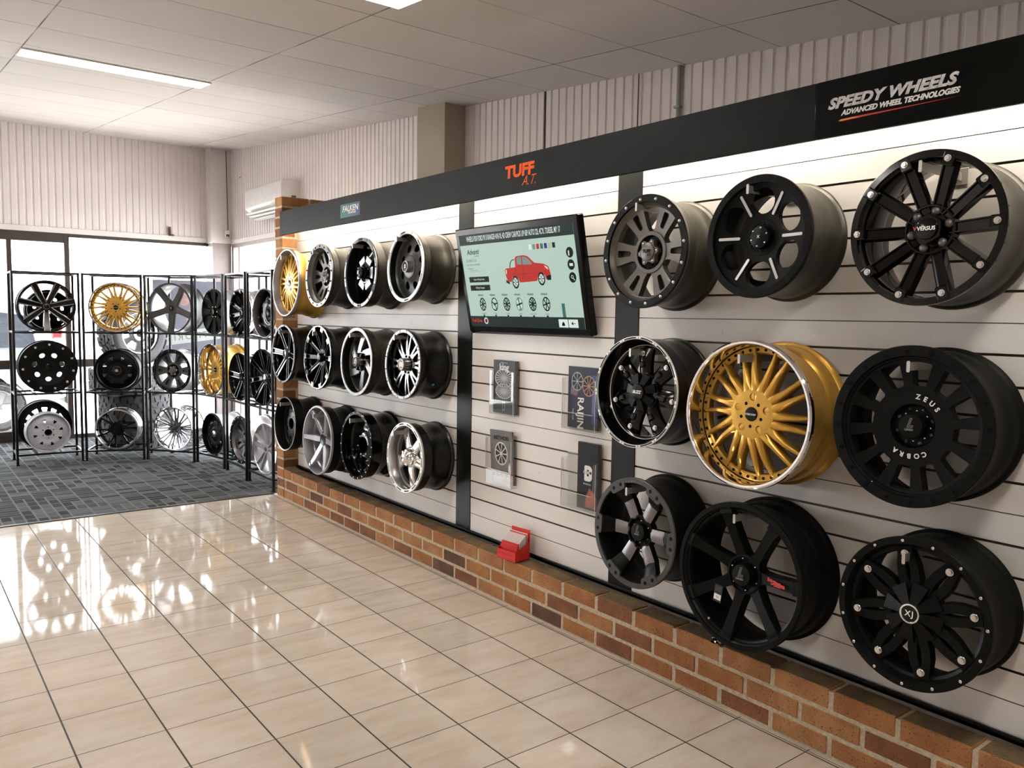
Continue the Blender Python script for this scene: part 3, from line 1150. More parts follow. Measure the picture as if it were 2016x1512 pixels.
# ---- designs
def six_slot(s, ringm, boltm, spokem, barrel, depth=.20, dots=16, ph=0, text=None, ringh=.018):
    s.barrel(barrel, GUN if ringm is SATIN else SATIN, DEEP if ringm is not SATIN else GUND, lipd=.22)
    s.ring(.865, ringh, ringm)
    s.part('inner_step', MB().lathe([(.87, -.02), (.83, -.10), (.80, -.12), (.79, -.22), (.87, -.24)], s.seg), spokem)
    if dots:
        s.bolts('dome', dots, .925, ringh, 8, .033, boltm)
    out = rnd([(.30, -.16), (.42, -.135), (.80, -.235), (.80, .235), (.42, .135), (.30, .16)], [.0, .05, .02, .02, .05, 0], 3)
    slot = rnd([(.47, -.045), (.76, -.07), (.76, .07), (.47, .045)], .04, 3)
    zf = lambda x, y: lerp([(.2, -depth - .02), (.45, -depth), (.7, -depth + .03), (.82, -depth + .05)], math.hypot(x, y))
    m = MB().plate(out, [slot], zf, .12, (0, 1), .05)
    m.poly([(.45, -.06), (.78, -.08), (.78, .08), (.45, .06)], -depth - .07, 1)
    s.part('spoke', m, [spokem, GUND], [ph + 60 * k for k in range(6)])
    s.part('hub', MB().lathe([(.38, -depth - .15), (.38, -depth - .004), (.37, -depth + .012), (.305, -depth + .012), (.295, -depth - .06), (0, -depth - .08)], 48), [spokem])
    s.part('hub_recess', MB().lathe([(.297, -depth + .005), (.285, -depth - .055), (0, -depth - .07)], 40), DEEP)
    lugs(s, 6, .20, -depth - .05, 30, .038, SATIN)
    star = []
    for k in range(24):
        r = .235 if k % 4 in (0, 1) else .175
        star.append((r * math.cos(2 * PI * k / 24), r * math.sin(2 * PI * k / 24)))
    m = MB().poly(star, -depth + .06, 0, .10)
    m.lathe([(.155, -depth + .05), (.155, -depth + .075), (.135, -depth + .085), (0, -depth + .09)], 30)
    s.part('centre_cap', m, GUN)
    s.bolts('dome', 6, .195, -depth + .06, 7, .022, BOLT, nm='cap_bolt')
    s.zc = -depth + .093
    if text:
        s.text(text[0], .085, DEEP, 0, .01, bold=.0006)
        s.text(text[1], .06, DEEP, .05, -.055, shear=.4)


def gold_multi(s, lipd, rivets=0, lip=CHROME, zt=-.30, name=None, n=10):
    s.barrel(GOLD, lip, lip, lipd=lipd)
    zo = -lipd + .03
    s.part('rounded_lip', MB().lathe([(.93, -.05), (.935, .0), (.95, .022), (.975, .025), (.998, .008), (1.002, -.02)], s.seg), lip)
    s.part('spoke_ring', MB().lathe([(.92, zo - .10), (.915, zo - .01), (.90, zo), (.84, zo + .004), (.82, zo - .015), (.81, zo - .10)], s.seg), GOLD)
    a, b = [], []
    for r, t, hw, z, th in ((.19, .03, .10, zt + .080, .14), (.34, .046, .078, zt + .092, .15), (.45, .080, .054, zt + .085, .15), (.60, .120, .042, zt + .06, .14), (.76, .150, .034, (zo + zt) / 2 + .02, .11), (.87, .168, .026, zo + .010, .08)):
        sw = .16 * max(0, r - .3) ** 1.5
        a.append((r, t + sw, z, hw, th))
        b.append((r, -t + sw, z, hw, th))
    s.spokes(n, 9, [a, b], S_RND, [GOLD, GOLD])
    hl = [circ(.052, 16, (.235 * math.cos(R_(88 + 72 * k)), .235 * math.sin(R_(88 + 72 * k)))) for k in range(5)]
    s.part('hub', MB().plate(circ(.34, 60), hl, lambda x, y: zt + .096 - .10 * max(0, math.hypot(x, y) - .27), .12, (0, 0), .05), GOLD)
    s.part('lug_hole', MB().lathe([(.053, .05), (.050, .0), (.03, -.012), (0, -.012)], 16), BRICKS[3], [88 + 72 * k for k in range(5)], (.235, 0, zt + .028))
    s.bolts('pit', 5, .165, zt + .098, 52, .024, DEEP, nm='small_hole')
    s.cap(.098, zt + .065, .045, GLOSS, .2)
    s.text('STARCORP', .035, DECAL_W, .0, -.004, bold=.0002, shear=.2)
    if rivets:
        s.bolts('ring', rivets, .872, zo + .004, 3, .021, SATIN, nm='rivet')


def chan_spokes(s, n, ph, hw0, hw1, r0, r1, z0, z1, mats, th=.12, off=0.0, label=None):
    st = [(r0 + (r1 - r0) * t, off, z0 + (z1 - z0) * t, hw0 + (hw1 - hw0) * t, th) for t in (0, .12, .5, .88, 1)]
    return s.spokes(n, ph, [st], S_CHAN, mats, label=label)


def ten_spoke(s, bolts=10, boltm=BOLT, ph=1.6, edge=GLOSS, n=10, text='VERSUS', out=BARREL_BR):
    s.barrel(out, GLOSS, GLOSS, lipd=.14)
    s.ring(.90, .008, GLOSS)
    chan_spokes(s, n, ph, .075, .080, .22, .88, -.17, -.03, [GLOSS, edge, GLOSS], .13)
    s.part('spoke_pad', MB().box(-.085, .09, -.075, .075, -.06, .028, bev=.015), GLOSS, [ph + 360 * k / n for k in range(n)], (.885, 0, 0))
    if bolts:
        s.bolts('hex', n, .89, .028, ph, .045, boltm)
    s.hub(.33, -.15, GLOSS, .30, .06)
    lugs(s, 6, .245, -.16, 15, .055, GUN)
    hexo = [(.19 * (1 if k % 2 else .9) * math.cos(2 * PI * k / 12), .19 * (1 if k % 2 else .9) * math.sin(2 * PI * k / 12)) for k in range(12)]
    s.part('centre_cap', MB().poly(hexo, -.09, 0, .14).lathe([(.14, -.09), (.135, -.06), (.10, -.05), (0, -.048)], 30), GLOSS)
    s.zc = -.044
    if text:
        s.text(text, .07, DECAL_W, .01, 0, bold=.0005)
        s.text(text[0], .07, DECAL_R, -.135, 0, z=-.0435, bold=.0008)


def steel_wheel(s, mt, inner, n=8, ph=10, holes='tri', cap=None, lipm=None, disc_z=-.18, rd=.80, barrel=None, openhub=True):
    s.barrel(barrel or mt, lipm or mt, mt, lipd=.2)
    hs = []
    for k in range(n):
        a = R_(ph + 360 * k / n)
        if holes == 'tri':
            hs.append(tri_hole(0, a, .50, .66, .025, .085, .03))
        elif holes == 'oval':
            hs.append(ell(.60, a, .075, .10, 16))
        else:
            hs.append(tri_hole(0, a, .54, .72, .07, .12, .05))
    if openhub:
        hs.append(circ(.17, 28))
    s.disc(rd + .085, hs, [(.0, disc_z + .05), (.30, disc_z + .05), (.38, disc_z + .03), (.45, disc_z + .06), (.62, disc_z + .07), (.72, disc_z + .0), (.80, disc_z - .03), (.9, disc_z - .06)], .035, [mt, inner])
    s.part('hub_tube', MB().lathe([(.172, disc_z + .055), (.165, disc_z - .05), (.16, disc_z - .25)], 28), inner)
    s.bolts('pit', 6 if openhub else 5, .27, disc_z + .055, 30, .03, DEEP, nm='lug_hole')
    if cap:
        s.cap(.16, disc_z + .05, .07, cap, .5)

TILT = R_(2.2)
FX = -0.10
def wall_wheel(label, y, z, R, W=0.225, seg=72, tilt=TILT, x=FX):
    return WH('alloy_wheel', label, frame((x, y, z), (-1, 0, 0), tilt), R, W, seg)

# --- near panel, top row
s = wall_wheel('grey wheel', -0.131, 1.824, .232, seg=96)
s.t['label'] = 'grey slotted six-spoke wheel in a black silver-bolted ring, right of the wall screen'
six_slot(s, SATIN, BOLT, GUN, BARREL_BR, .17, 16, 0, ('TUFF', 'A.T.'))

s = wall_wheel('matte black wheel with six silver strips on its spokes, top row of the near panel', -0.675, 1.848, .219, seg=96)
s.barrel(BARREL_BR, MATTE, DEEP, lipd=.12)
s.ring(.87, .012, MATTE, [(6, 2.2, .87, .99, 12), (6, .5, .87, .99, 36)], mt2=SATIN)
hs = [ell(.60, R_(30 + 60 * k), .215, .235, 24) for k in range(6)]
s.disc(.89, hs, [(.2, -.17), (.34, -.15), (.5, -.12), (.75, -.07), (.9, -.04)], .10, [MATTE, SATIN], step=.05)
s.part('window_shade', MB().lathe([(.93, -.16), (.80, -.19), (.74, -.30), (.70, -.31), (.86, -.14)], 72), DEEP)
pill = rnd([(-.20, -.024), (.20, -.024), (.20, .024), (-.20, .024)], .024, 4)
m = MB().plate(pill, [], lambda x, y: .0, .02, (0, 0), .05)
s.part('silver_strip', m.xf(Matrix.Rotation(-R_(7.5), 4, 'Y')), MACH, [60 * k for k in range(6)], (.60, 0, -.078), label='silver strip')
s.hub(.30, -.15, MATTE, .25, .05)
lugs(s, 6, .235, -.17, 30, .03, SATIN)
s.cap(.19, -.16, .09, SATIN, .3)
s.bolts('dome', 6, .15, -.055, 20, .018, BOLT, nm='cap_bolt')
s.text('x', .10, DECAL_W, 0, .01, bold=.0003)

s = wall_wheel('gloss black ten-spoke wheel with big silver bolts on the rim, top right near the camera', -1.264, 1.833, .232, seg=96)
ten_spoke(s)

# --- near panel, middle row
s = wall_wheel('deep gloss black wheel with a white-edged slotted rim, left of the big gold wheel', -0.104, 1.243, .234, W=.23, seg=96)
s.barrel(BARREL_BK, GLOSS, GLOSS, lipd=.30)
s.ring(.945, .016, WHITEM, [(15, 8.6, .958, .982, 4)])
s.part('rim_figures', (lambda m: ([arc_patch(m, .955, .985, R_(16 + 24 * k) - .008, R_(16 + 24 * k) + .008, .0195, 0, 1) for k in range(15)], m)[1])(MB()), GUN, smooth=0)
s.part('bright_step', MB().lathe([(.842, -.235), (.850, -.225), (.858, -.235)], 96), WHITEM)
s.part('inner_lip', MB().lathe([(.93, -.03), (.90, -.12), (.87, -.20), (.85, -.235), (.80, -.26), (.79, -.36)], 96), GLOSS)
st = [(.25, 0, -.20, .13, .14), (.45, 0, -.19, .135, .14), (.62, 0, -.20, .15, .13), (.72, 0, -.235, .17, .10), (.80, 0, -.26, .17, .08)]
s.spokes(7, 42, [st], S_RIDGE, [GLOSS, GLOSS])
s.part('spoke_step', MB().box(-.06, .06, -.055, .055, -.03, .035, bev=.02), GLOSS, [42 + 360 / 7 * k for k in range(7)], (.50, 0, -.195))
s.bolts('hex', 7, .70, -.215, 42, .050, BOLT)
s.hub(.36, -.20, GLOSS)
fin = rnd([(.10, -.05), (.34, -.085), (.34, .085), (.10, .05)], .02, 2)
s.part('cap_fin', MB().plate(fin, [], lambda x, y: -.07 - .25 * x, .08, (0, 0), .06), SATIN, [42 + 25.7 + 360 / 7 * k for k in range(7)], label='broad fin on the cap')
s.cap(.15, -.12, .06, GLOSS, .15)
s.text('BUZZ', .075, DECAL_W, 0, 0, bold=.0008, shear=.3)

s = wall_wheel('large gold multi-spoke wheel with a polished chrome lip and black rivets', -0.655, 1.207, .273, W=.24, seg=112)
gold_multi(s, .30, 44, CHROME, -.24)

s = wall_wheel('matte black wheel', -1.253, 1.233, .249, seg=112)
s.t['label'] = 'matte black twelve-window wheel with white letters in two arcs round its hub'
s.barrel(MATTE, MATTE, DEEP, lipd=.12)
s.ring(.865, .022, MATTE)
s.bolts('ring', 20, .93, .024, 5, .028, MATTE, nm='bolt')
s.part('inner_step', MB().lathe([(.868, .0), (.855, -.02), (.84, -.02), (.83, -.04), (.80, -.045)], 112), SATIN)
hs = [arcwin(.50, .80, -6 + 30 * k - 9.2, -6 + 30 * k + 9.2, .11) for k in range(12)] + [circ(.275, 40)]
s.disc(.86, hs, [(.2, -.10), (.3, -.09), (.45, -.085), (.65, -.07), (.86, -.045)], .15, [MATTE, SATIN], step=.045)
s.part('hub_recess', MB().lathe([(.277, -.088), (.268, -.15), (.25, -.17), (0, -.17)], 48), DEEP)
lugs(s, 8, .225, -.165, 20, .026, GUND)
s.bolts('dome', 8, .19, -.165, 42, .014, BOLT, nm='small_stud')
s.cap(.155, -.165, .125, MATTE, .08)
L_logo(s, 0.0, .02, .085, LINE, s.zc)
s.arc_text('ZEUS', .085, DECAL_W, .37, 82, 14.5, -.078, bold=.0006)
s.arc_text('COBRA', .085, DECAL_W, .37, 298, 14.5, -.078, bold=.0006)
s.bolts('ring', 1, .88, -.01, 241, .02, BOLT, nm='valve')

# --- near panel, bottom row
s = wall_wheel('black six-spoke wheel with grey machined spoke faces and pairs of pits round its rim', -0.119, 0.646, .234, seg=96)
s.barrel(MATTE, SATIN, DEEP, lipd=.14)
s.ring(.90, .012, GUND)
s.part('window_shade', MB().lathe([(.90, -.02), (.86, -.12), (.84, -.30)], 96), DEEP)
pad = rnd([(.80, -.17), (.965, -.21), (.965, .21), (.80, .17)], .05, 3)
s.part('spoke_pad', MB().plate(pad, [], lambda x, y: .016, .05, (0, 0), .06), GUND, [60 * k for k in range(6)])
s.bolts('pit', 12, .90, .0175, 0, .036, DEEP, nm='pit', angs=[60 * k + d for k in range(6) for d in (-6, 6)])
o = rnd([(.26, -.11), (.60, -.125), (.60, .125), (.26, .11)], .01, 2)
s.part('spoke_face', MB().plate(o, [], lambda x, y: -.155 + .06 * max(0, x - .25) - 1.6 * y * y, .12, (0, 1), .05), [MACHD, MATTE], [60 * k for k in range(6)], label='grey machined inner part of the spoke')
o = rnd([(.60, -.125), (.82, -.165), (.82, .165), (.60, .125)], .01, 2)
s.part('spoke', MB().plate(o, [], lambda x, y: -.134 + .55 * max(0, x - .60) - 1.2 * y * y, .12, (0, 1), .05), [SATIN, MATTE], [60 * k for k in range(6)])
s.hub(.31, -.16, MATTE, .27, .06)
lugs(s, 6, .235, -.20, 0, .03, SATIN)
s.bolts('dome', 6, .20, -.20, 30, .014, BOLT, nm='small_stud')
s.cap(.165, -.20, .09, SATIN, .08)
L_logo(s, 0.0, .03, .095, LINE, s.zc)
s.arc_text('ZEUS', .05, LINE, .93, 104, 4.2, .016, bold=.0002)

s = wall_wheel('big matte black seven-spoke wheel with a hanging white tag, bottom row middle', -0.649, 0.601, .275, W=.24, seg=112)
s.barrel(MATTE, MATTE, DEEP, lipd=.10)
s.ring(.925, .010, MATTE)
s.part('inner_step', MB().lathe([(.93, -.01), (.905, -.03), (.895, -.06), (.87, -.07), (.86, -.13)], 112), SATIN)
st = [(.20, 0, -.18, .12, .16), (.30, 0, -.155, .082, .16), (.45, .004, -.115, .072, .16), (.65, .010, -.065, .078, .15), (.82, .014, -.03, .088, .12), (.94, .016, -.002, .10, .06)]
s.spokes(7, 3, [st], S_FLAT, [SATIN, MATTE])
s.part('spoke_groove', MB().box(-.025, .025, -.092, .092, -.004, .004), SATIN, [3 + 360 / 7 * k for k in range(7)], (.87, .013, -.014))
s.hub(.27, -.15, MATTE, .24, .07)
lugs(s, 6, .20, -.20, 10, .022, SATIN)
s.bolts('dome', 6, .215, -.16, 40, .012, BOLT, nm='small_stud')
s.cap(.15, -.21, .125, SATIN, .08)
L_logo(s, 0.0, .02, .095, LINE, s.zc)
m = MB()
for k, (x, y, w_, h_) in enumerate([(.43, .035, .03, .05), (.48, .03, .05, .04), (.545, .018, .06, .055), (.62, .012, .09, .05), (.70, .0, .07, .045), (.50, -.01, .05, .02), (.60, -.02, .12, .015)]):
    m.add([(x - w_ / 2, y - h_ / 2, -.098 + .3 * max(0, x - .45) + .004), (x + w_ / 2, y - h_ / 2, -.098 + .3 * max(0, x + w_ - .45) + .004), (x + w_ / 2, y + h_ / 2, -.098 + .3 * max(0, x + w_ - .45) + .004), (x - w_ / 2, y + h_ / 2, -.098 + .3 * max(0, x - .45) + .004)], [(0, 1, 2, 3)])
s.part('red_logo', m, DECAL_R, [3], smooth=0, label='red logo on the spoke')
s.bolts('ring', 1, .86, -.05, 238, .017, BOLT, nm='valve')
Mt = s.t.matrix_world @ T((-.078, -.084, .0015))
tg = thing('price_tag', 'small black and white tag hanging on the big seven-spoke wheel', 'tag', Mt @ RZ(R_(-6)))
m = MB().box(-.018, .018, -.036, .030, 0, .0012)
put('card', m.mesh('card', [DECAL_B], 0), tg)
m = MB(); m.add([(-.016, -.028, 0), (.016, -.028, 0), (.016, -.006, 0), (-.016, -.006, 0)], [(0, 1, 2, 3)])
w_ = put('white_label', m.mesh('white_label', [DECAL_W], 0), tg, T((0, 0, .0016)))
m = MB()
for k in range(12):
    m.add([(-.014 + .0024 * k, .006, 0), (-.0132 + .0024 * k, .006, 0), (-.0132 + .0024 * k, .024, 0), (-.014 + .0024 * k, .024, 0)], [(0, 1, 2, 3)])
for k in range(3):
    m.add([(-.006, -.013 - .004 * k, .0006), (.006, -.013 - .004 * k, .0006), (.006, -.0118 - .004 * k, .0006), (-.006, -.0118 - .004 * k, .0006)], [(0, 1, 2, 3)], 1)
put('printed_lines', m.mesh('printed_lines', [GUN, DECAL_B], 0), tg, T((0, 0, .0016)))

s = wall_wheel('matte black wheel', -1.291, 0.655, .236, seg=112)
s.t['label'] = 'matte black eight-spoke wheel with silver hex bolts and a chrome-ringed cap, bottom right'
s.barrel(MATTE, MATTE, MATTE, lipd=.16)
s.ring(.90, .014, MATTE)
s.bolts('ring', 15, .948, .016, 4, .021, BOLT)
s.part('inner_lip', MB().lathe([(.905, .0), (.88, -.05), (.86, -.10), (.82, -.12), (.80, -.22)], 112), SATIN)
for sg in (1,):
    a = [(.30, .05, -.10, .07, .13), (.46, .085, -.09, .066, .13), (.60, .085, -.085, .064, .12), (.72, .06, -.075, .062, .11), (.84, .03, -.075, .07, .09)]
    b = [(r, -t, z, hw, th) for r, t, z, hw, th in a]
    c = [(.28, 0, -.12, .10, .12), (.42, 0, -.115, .10, .12)]
    d = [(.70, 0, -.075, .10, .12), (.86, 0, -.07, .11, .10)]
    s.spokes(8, 12, [a, b, c, d], S_FLAT, [SATIN, MATTE])
s.bolts('hex', 8, .77, -.070, 12, .052, BOLT)
s.hub(.36, -.13, MATTE)
fin = rnd([(.12, -.05), (.38, -.105), (.385, .105), (.12, .05)], .012, 2)
s.part('cap_fin', MB().plate(fin, [], lambda x, y: .03 - .28 * x, .09, (0, 0), .06), SATIN, [12 + 22.5 + 45 * k for k in range(8)], label='broad fin on the cap')
s.cap(.13, -.02, .045, GLOSS, .08, rim=CHROME)
s.text('XJ', .105, DECAL_W, 0, 0, bold=.0004, space=1.25)
s.bolts('dome', 1, .80, -.06, 283, .018, BOLT, nm='valve')

# --- far panel, top row
s = wall_wheel('gold multi-spoke wheel with a silver lip beside the brick pillar, topmost', 3.60, 1.782, .262, W=.24)
gold_multi(s, .20, 0, SILVER, -.20)
s = wall_wheel('deep grey six-spoke wheel with a bright dotted ring, next to the topmost gold wheel', 2.999, 1.819, .226, W=.24)
six_slot(s, MACHD, DEEP, GUN, BARREL_BR, .27, 18, 0, ('TUFF', 'A.T.'))
s = wall_wheel('black wheel with a segmented machined ring and grey blocks round a jutting hub, top row', 2.364, 1.820, .227, W=.235)
s.barrel(BARREL_BR, DEEP, DEEP, lipd=.3)
s.ring(.90, .018, MACHD, [(12, 1.3, .90, .995, 8), (6, 6, .915, .98, 30)])
s.bolts('pit', 12, .95, .021, 15, .018, DEEP, nm='pit')
st = [(.28, 0, -.16, .16, .12), (.48, 0, -.15, .19, .12), (.52, 0, -.18, .18, .10), (.88, 0, -.26, .10, .10)]
s.spokes(6, 0, [st], S_FLAT, [GLOSS, GLOSS])
o = rnd([(.30, -.14), (.46, -.17), (.46, .17), (.30, .14)], .01, 2)
s.part('machined_block', MB().plate(o, [], lambda x, y: -.145, .03, (0, 1), .08), [MACH, GLOSS], [60 * k for k in range(6)], label='grey machined block')
s.hub(.30, -.14, GLOSS, .26, .05)
lugs(s, 6, .2, -.15, 30, .04, GLOSS)
s.cap(.17, -.14, .17, GLOSS, .25)
s.text('V', .14, DECAL_W, 0, 0, bold=.0012)
s = wall_wheel('dark wheel with eight round holes and a white slotted rim, beside the wall screen', 1.790, 1.838, .213, W=.225)
s.barrel(BARREL_BR, SATIN, GUND, lipd=.22)
s.ring(.90, .016, WHITEM, [(6, 7, .93, .972, 40)])
s.bolts('pit', 18, .95, .018, 10, .016, DEEP, nm='pit')
hs = [circ(.118, 24, (.56 * math.cos(R_(22 + 45 * k)), .56 * math.sin(R_(22 + 45 * k)))) for k in range(8)]
s.disc(.90, hs, [(.2, -.12), (.32, -.13), (.42, -.20), (.56, -.24), (.72, -.27), (.9, -.28)], .06, [GUND, DEEP])
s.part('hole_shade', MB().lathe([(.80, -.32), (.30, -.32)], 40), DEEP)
s.hub(.33, -.13, SATIN, .27, .04)
lugs(s, 6, .235, -.15, 0, .04, SATIN)
s.cap(.16, -.15, .14, SATIN, .1, rim=MACH)
s.text('S', .14, MACH, 0, 0, bold=.0010)

# --- far panel, middle row
s = wall_wheel('black wheel with thin bright double lines on its spokes beside the brick pillar', 3.669, 1.231, .230, W=.22)
s.barrel(BARREL_BK, GLOSS, GLOSS, lipd=.12)
s.ring(.925, .008, MACHD, [(6, 2.5, .925, .99, 25)])
chan_spokes(s, 6, -5, .085, .10, .2, .93, -.15, -.01, [GLOSS, MACH, GLOSS])
s.hub(.27, -.14, GLOSS); s.cap(.14, -.14, .08, GLOSS, .2, rim=MACHD); lugs(s, 6, .21, -.14, 25, .035)
s = wall_wheel('gloss black wheel with bright blocks on a thin chrome rim, middle row', 3.034, 1.233, .232, W=.225)
s.barrel(BARREL_BK, GLOSS, GLOSS, lipd=.16)
s.ring(.955, .010, CHROME)
chan_spokes(s, 10, 0, .06, .07, .2, .90, -.18, -.03, [GLOSS, GUND, GLOSS])
s.part('chrome_block', MB().box(-.07, .07, -.085, .085, -.04, .02, bev=.015), CHROME, [36 * k for k in range(10)], (.90, 0, 0), label='bright block on the rim')
s.hub(.28, -.16, GLOSS); s.cap(.14, -.16, .12, GLOSS, .2); s.text('*', .22, DECAL_W, 0, -.04, bold=.0012); lugs(s, 6, .21, -.16, 25, .03)
s = wall_wheel('wheel with six slanted grey blade spokes and a grey dotted ring, middle row', 2.424, 1.235, .228, W=.225)
s.barrel(BARREL_BR, SATIN, GUND, lipd=.24)
s.ring(.90, .014, MACHD); s.bolts('dome', 18, .955, .016, 5, .013, MACH, nm='rivet')
for k in (0,):
    st = [(.20, .17, -.15, .10, .11), (.40, .14, -.16, .10, .11), (.62, .08, -.18, .11, .11), (.88, .0, -.22, .13, .10)]
    s.spokes(6, 25, [st], S_FLAT, [GUND, MACHD])
s.hub(.30, -.15, GLOSS); lugs(s, 6, .22, -.15, 0, .05, SATIN)
s.part('cap_lobe', MB().box(-.07, .06, -.05, .05, -.05, .07, bev=.02), SATIN, [60 * k for k in range(6)], (.22, 0, -.14))
s.cap(.14, -.14, .16, GUN, .1, rim=MACH); s.text('Z', .15, DECAL_W, 0, 0, bold=.0008, shear=.2)
s = wall_wheel('black wheel with eight grey forked spokes and a white oval mark on its cap', 1.815, 1.251, .212, W=.225)
s.barrel(BARREL_BK, GLOSS, GLOSS, lipd=.2)
s.ring(.905, .016, MACHD, [(8, .9, .905, .995, 11), (8, .9, .905, .995, 34)])
s.bolts('dome', 16, .95, .018, 0, .02, DECAL_W, nm='rivet', angs=[45 * k + d for k in range(8) for d in (17, 28)])
for sg in (0,):
    a = [(.28, .02, -.16, .07, .11), (.42, .05, -.15, .035, .11), (.66, .085, -.17, .032, .10), (.88, .10, -.20, .036, .10)]
    b = [(r, -t, z, hw, th) for r, t, z, hw, th in a]
    s.spokes(8, 0, [a, b], S_FLAT, [GLOSS, MACH])
s.hub(.31, -.16, GLOSS); lugs(s, 8, .24, -.15, 20, .035, SATIN)
s.cap(.18, -.16, .19, SATIN, .06, rim=MACH)
s.part('oval_badge', MB().plate(ell(0, 0, .13, .15, 24), [rnd([(-.08, .07), (.08, .07), (0, .12)], .01), rnd([(-.08, -.07), (0, -.12), (.08, -.07)], .01)], lambda x, y: s.zc + .002, .01, (0, 0), .06), DECAL_W, smooth=0)
m = MB().lathe([(.0, .003), (.04, .003), (.045, 0)], 14)
s.part('teal_dot', m.xf(T((.0, 0, 0)) @ Matrix.Rotation(PI / 2, 4, 'Y')), BLUE, [-35], (.915, 0, -.58), label='teal paint dot on the barrel')

# --- far panel, bottom row
s = wall_wheel('deep-dish black steel wheel beside the brick pillar, bottom row of the slotted wall', 3.645, 0.68, .214, W=.24)
s.barrel(SATIN, SATIN, SATIN, lipd=.35)
s.part('bright_edge', MB().lathe([(.955, .0), (.985, .014), (1.0, .0)], 72), MACH)
hs = [tri_hole(0, R_(20 + 45 * k), .54, .70, .06, .11, .05) for k in range(8)] + [circ(.2, 24)]
s.disc(.90, hs, [(.2, -.26), (.40, -.28), (.48, -.34), (.62, -.36), (.9, -.45)], .04, [GUND, DEEP])
s.part('hub_tube', MB().lathe([(.21, -.25), (.20, -.5)], 24), DEEP)
s.bolts('pit', 6, .3, -.25, 0, .03, DEEP, nm='lug_hole')
s = wall_wheel('silver six-spoke star wheel with a plain black centre, bottom row', 3.044, 0.628, .253, W=.24)
s.barrel(SATIN, SILVER, SILVER, lipd=.30)
s.ring(.94, .010, SILVER)
st = [(.16, 0, -.19, .085, .12), (.4, 0, -.14, .085, .12), (.65, 0, -.085, .075, .11), (.93, 0, -.005, .065, .07)]
s.spokes(6, 0, [st], S_FLAT, [SILVER, SILVER])
s.hub(.27, -.19, SILVER); s.bolts('pit', 6, .225, -.182, 30, .038, DEEP, nm='lug_hole')
s.part('centre_hole', MB().lathe([(.165, -.17), (.155, -.175), (0, -.178)], 32), BARREL_BK)
m = MB().box(-.05, .07, -.04, .05, 0, .01); m.box(-.09, -.02, -.09, -.04, 0, .008)
s.part('dark_mark', m, GUND, [246], (.86, 0, .0), smooth=0)
s = wall_wheel('gloss black deep wheel with a ring of bright dashes on its rim, bottom row', 2.424, 0.674, .228, W=.24)
s.barrel(GLOSS, GLOSS, GLOSS, lipd=.3)
s.ring(.90, .016, GLOSS); s.bolts('dome', 22, .965, .012, 4, .026, BOLT)
hs = [tri_hole(0, R_(10 + 36 * k), .50, .72, .05, .10, .06) for k in range(10)] + [circ(.24, 28)]
s.disc(.90, hs, [(.2, -.22), (.36, -.24), (.44, -.30), (.62, -.31), (.9, -.38)], .07, [GLOSS, GLOSS])
s.part('hub_tube', MB().lathe([(.245, -.21), (.235, -.45)], 28), DEEP); s.bolts('dome', 6, .31, -.225, 10, .028, BOLT, nm='lug_nut')
s = wall_wheel('polished silver five-spoke wheel with a domed chrome cap and slotted rim, bottom row', 1.786, 0.686, .215, W=.225)
s.barrel(BARREL_BK, MACH, GUND, lipd=.30)
s.ring(.90, .016, WHITEM, [(14, 8, .93, .965, 0)]); s.bolts('pit', 14, .95, .018, 12.85, .012, DEEP, nm='pit')
s.part('inner_step', MB().lathe([(.90, -.26), (.86, -.28), (.84, -.28), (.83, -.38)], 72), MACH)
st = [(.2, 0, -.19, .20, .1), (.38, 0, -.20, .155, .1), (.6, 0, -.24, .145, .1), (.86, 0, -.29, .22, .08)]
s.spokes(5, 54, [st], S_RND, [MACH, CHROME])
s.hub(.30, -.18, CHROME)
s.part('centre_cap', MB().lathe([(.255, -.2), (.25, -.09), (.22, -.05), (.20, -.045), (.19, -.02), (.15, .03), (.09, .055), (0, .06)], 40), CHROME)
s.part('cap_bump', MB().lathe([(.05, -.02), (.045, .015), (0, .03)], 12), CHROME, [72 * k for k in range(5)], (.2, 0, -.04))

# --- hanging brackets
def bracket(y, z, R, top, yo, label):
    zt = z + R + top
    t = thing('wheel_bracket', label, 'bracket', T((0.16, y - 0, zt)))
    L = FX - 0.012 - 0.16
    m = MB(); m.box(L + .0025, -0.003, yo - .0025, yo + .0025, -.032, -.006, bev=.0006)
    put('arm', m.mesh('arm', [STEEL], 0), t)
    m = MB(); tab = rnd([(-.019, -.0052), (.016, -.0052), (.016, .0052), (-.019, .0052)], .005, 4)
    m.plate(tab, [], lambda x, y: 0, .003, (0, 0), .01)
    put('end_tab', m.mesh('end_tab', [STEEL], 0), t, T((L, yo, -.018)) @ Matrix.Rotation(-PI / 2, 4, 'Y') )
    m = MB(); m.box(-.003, -.0003, yo - .022, yo + .022, -.045, .008, bev=.0008)
    put('back_plate', m.mesh('back_plate', [STEEL], 0), t)

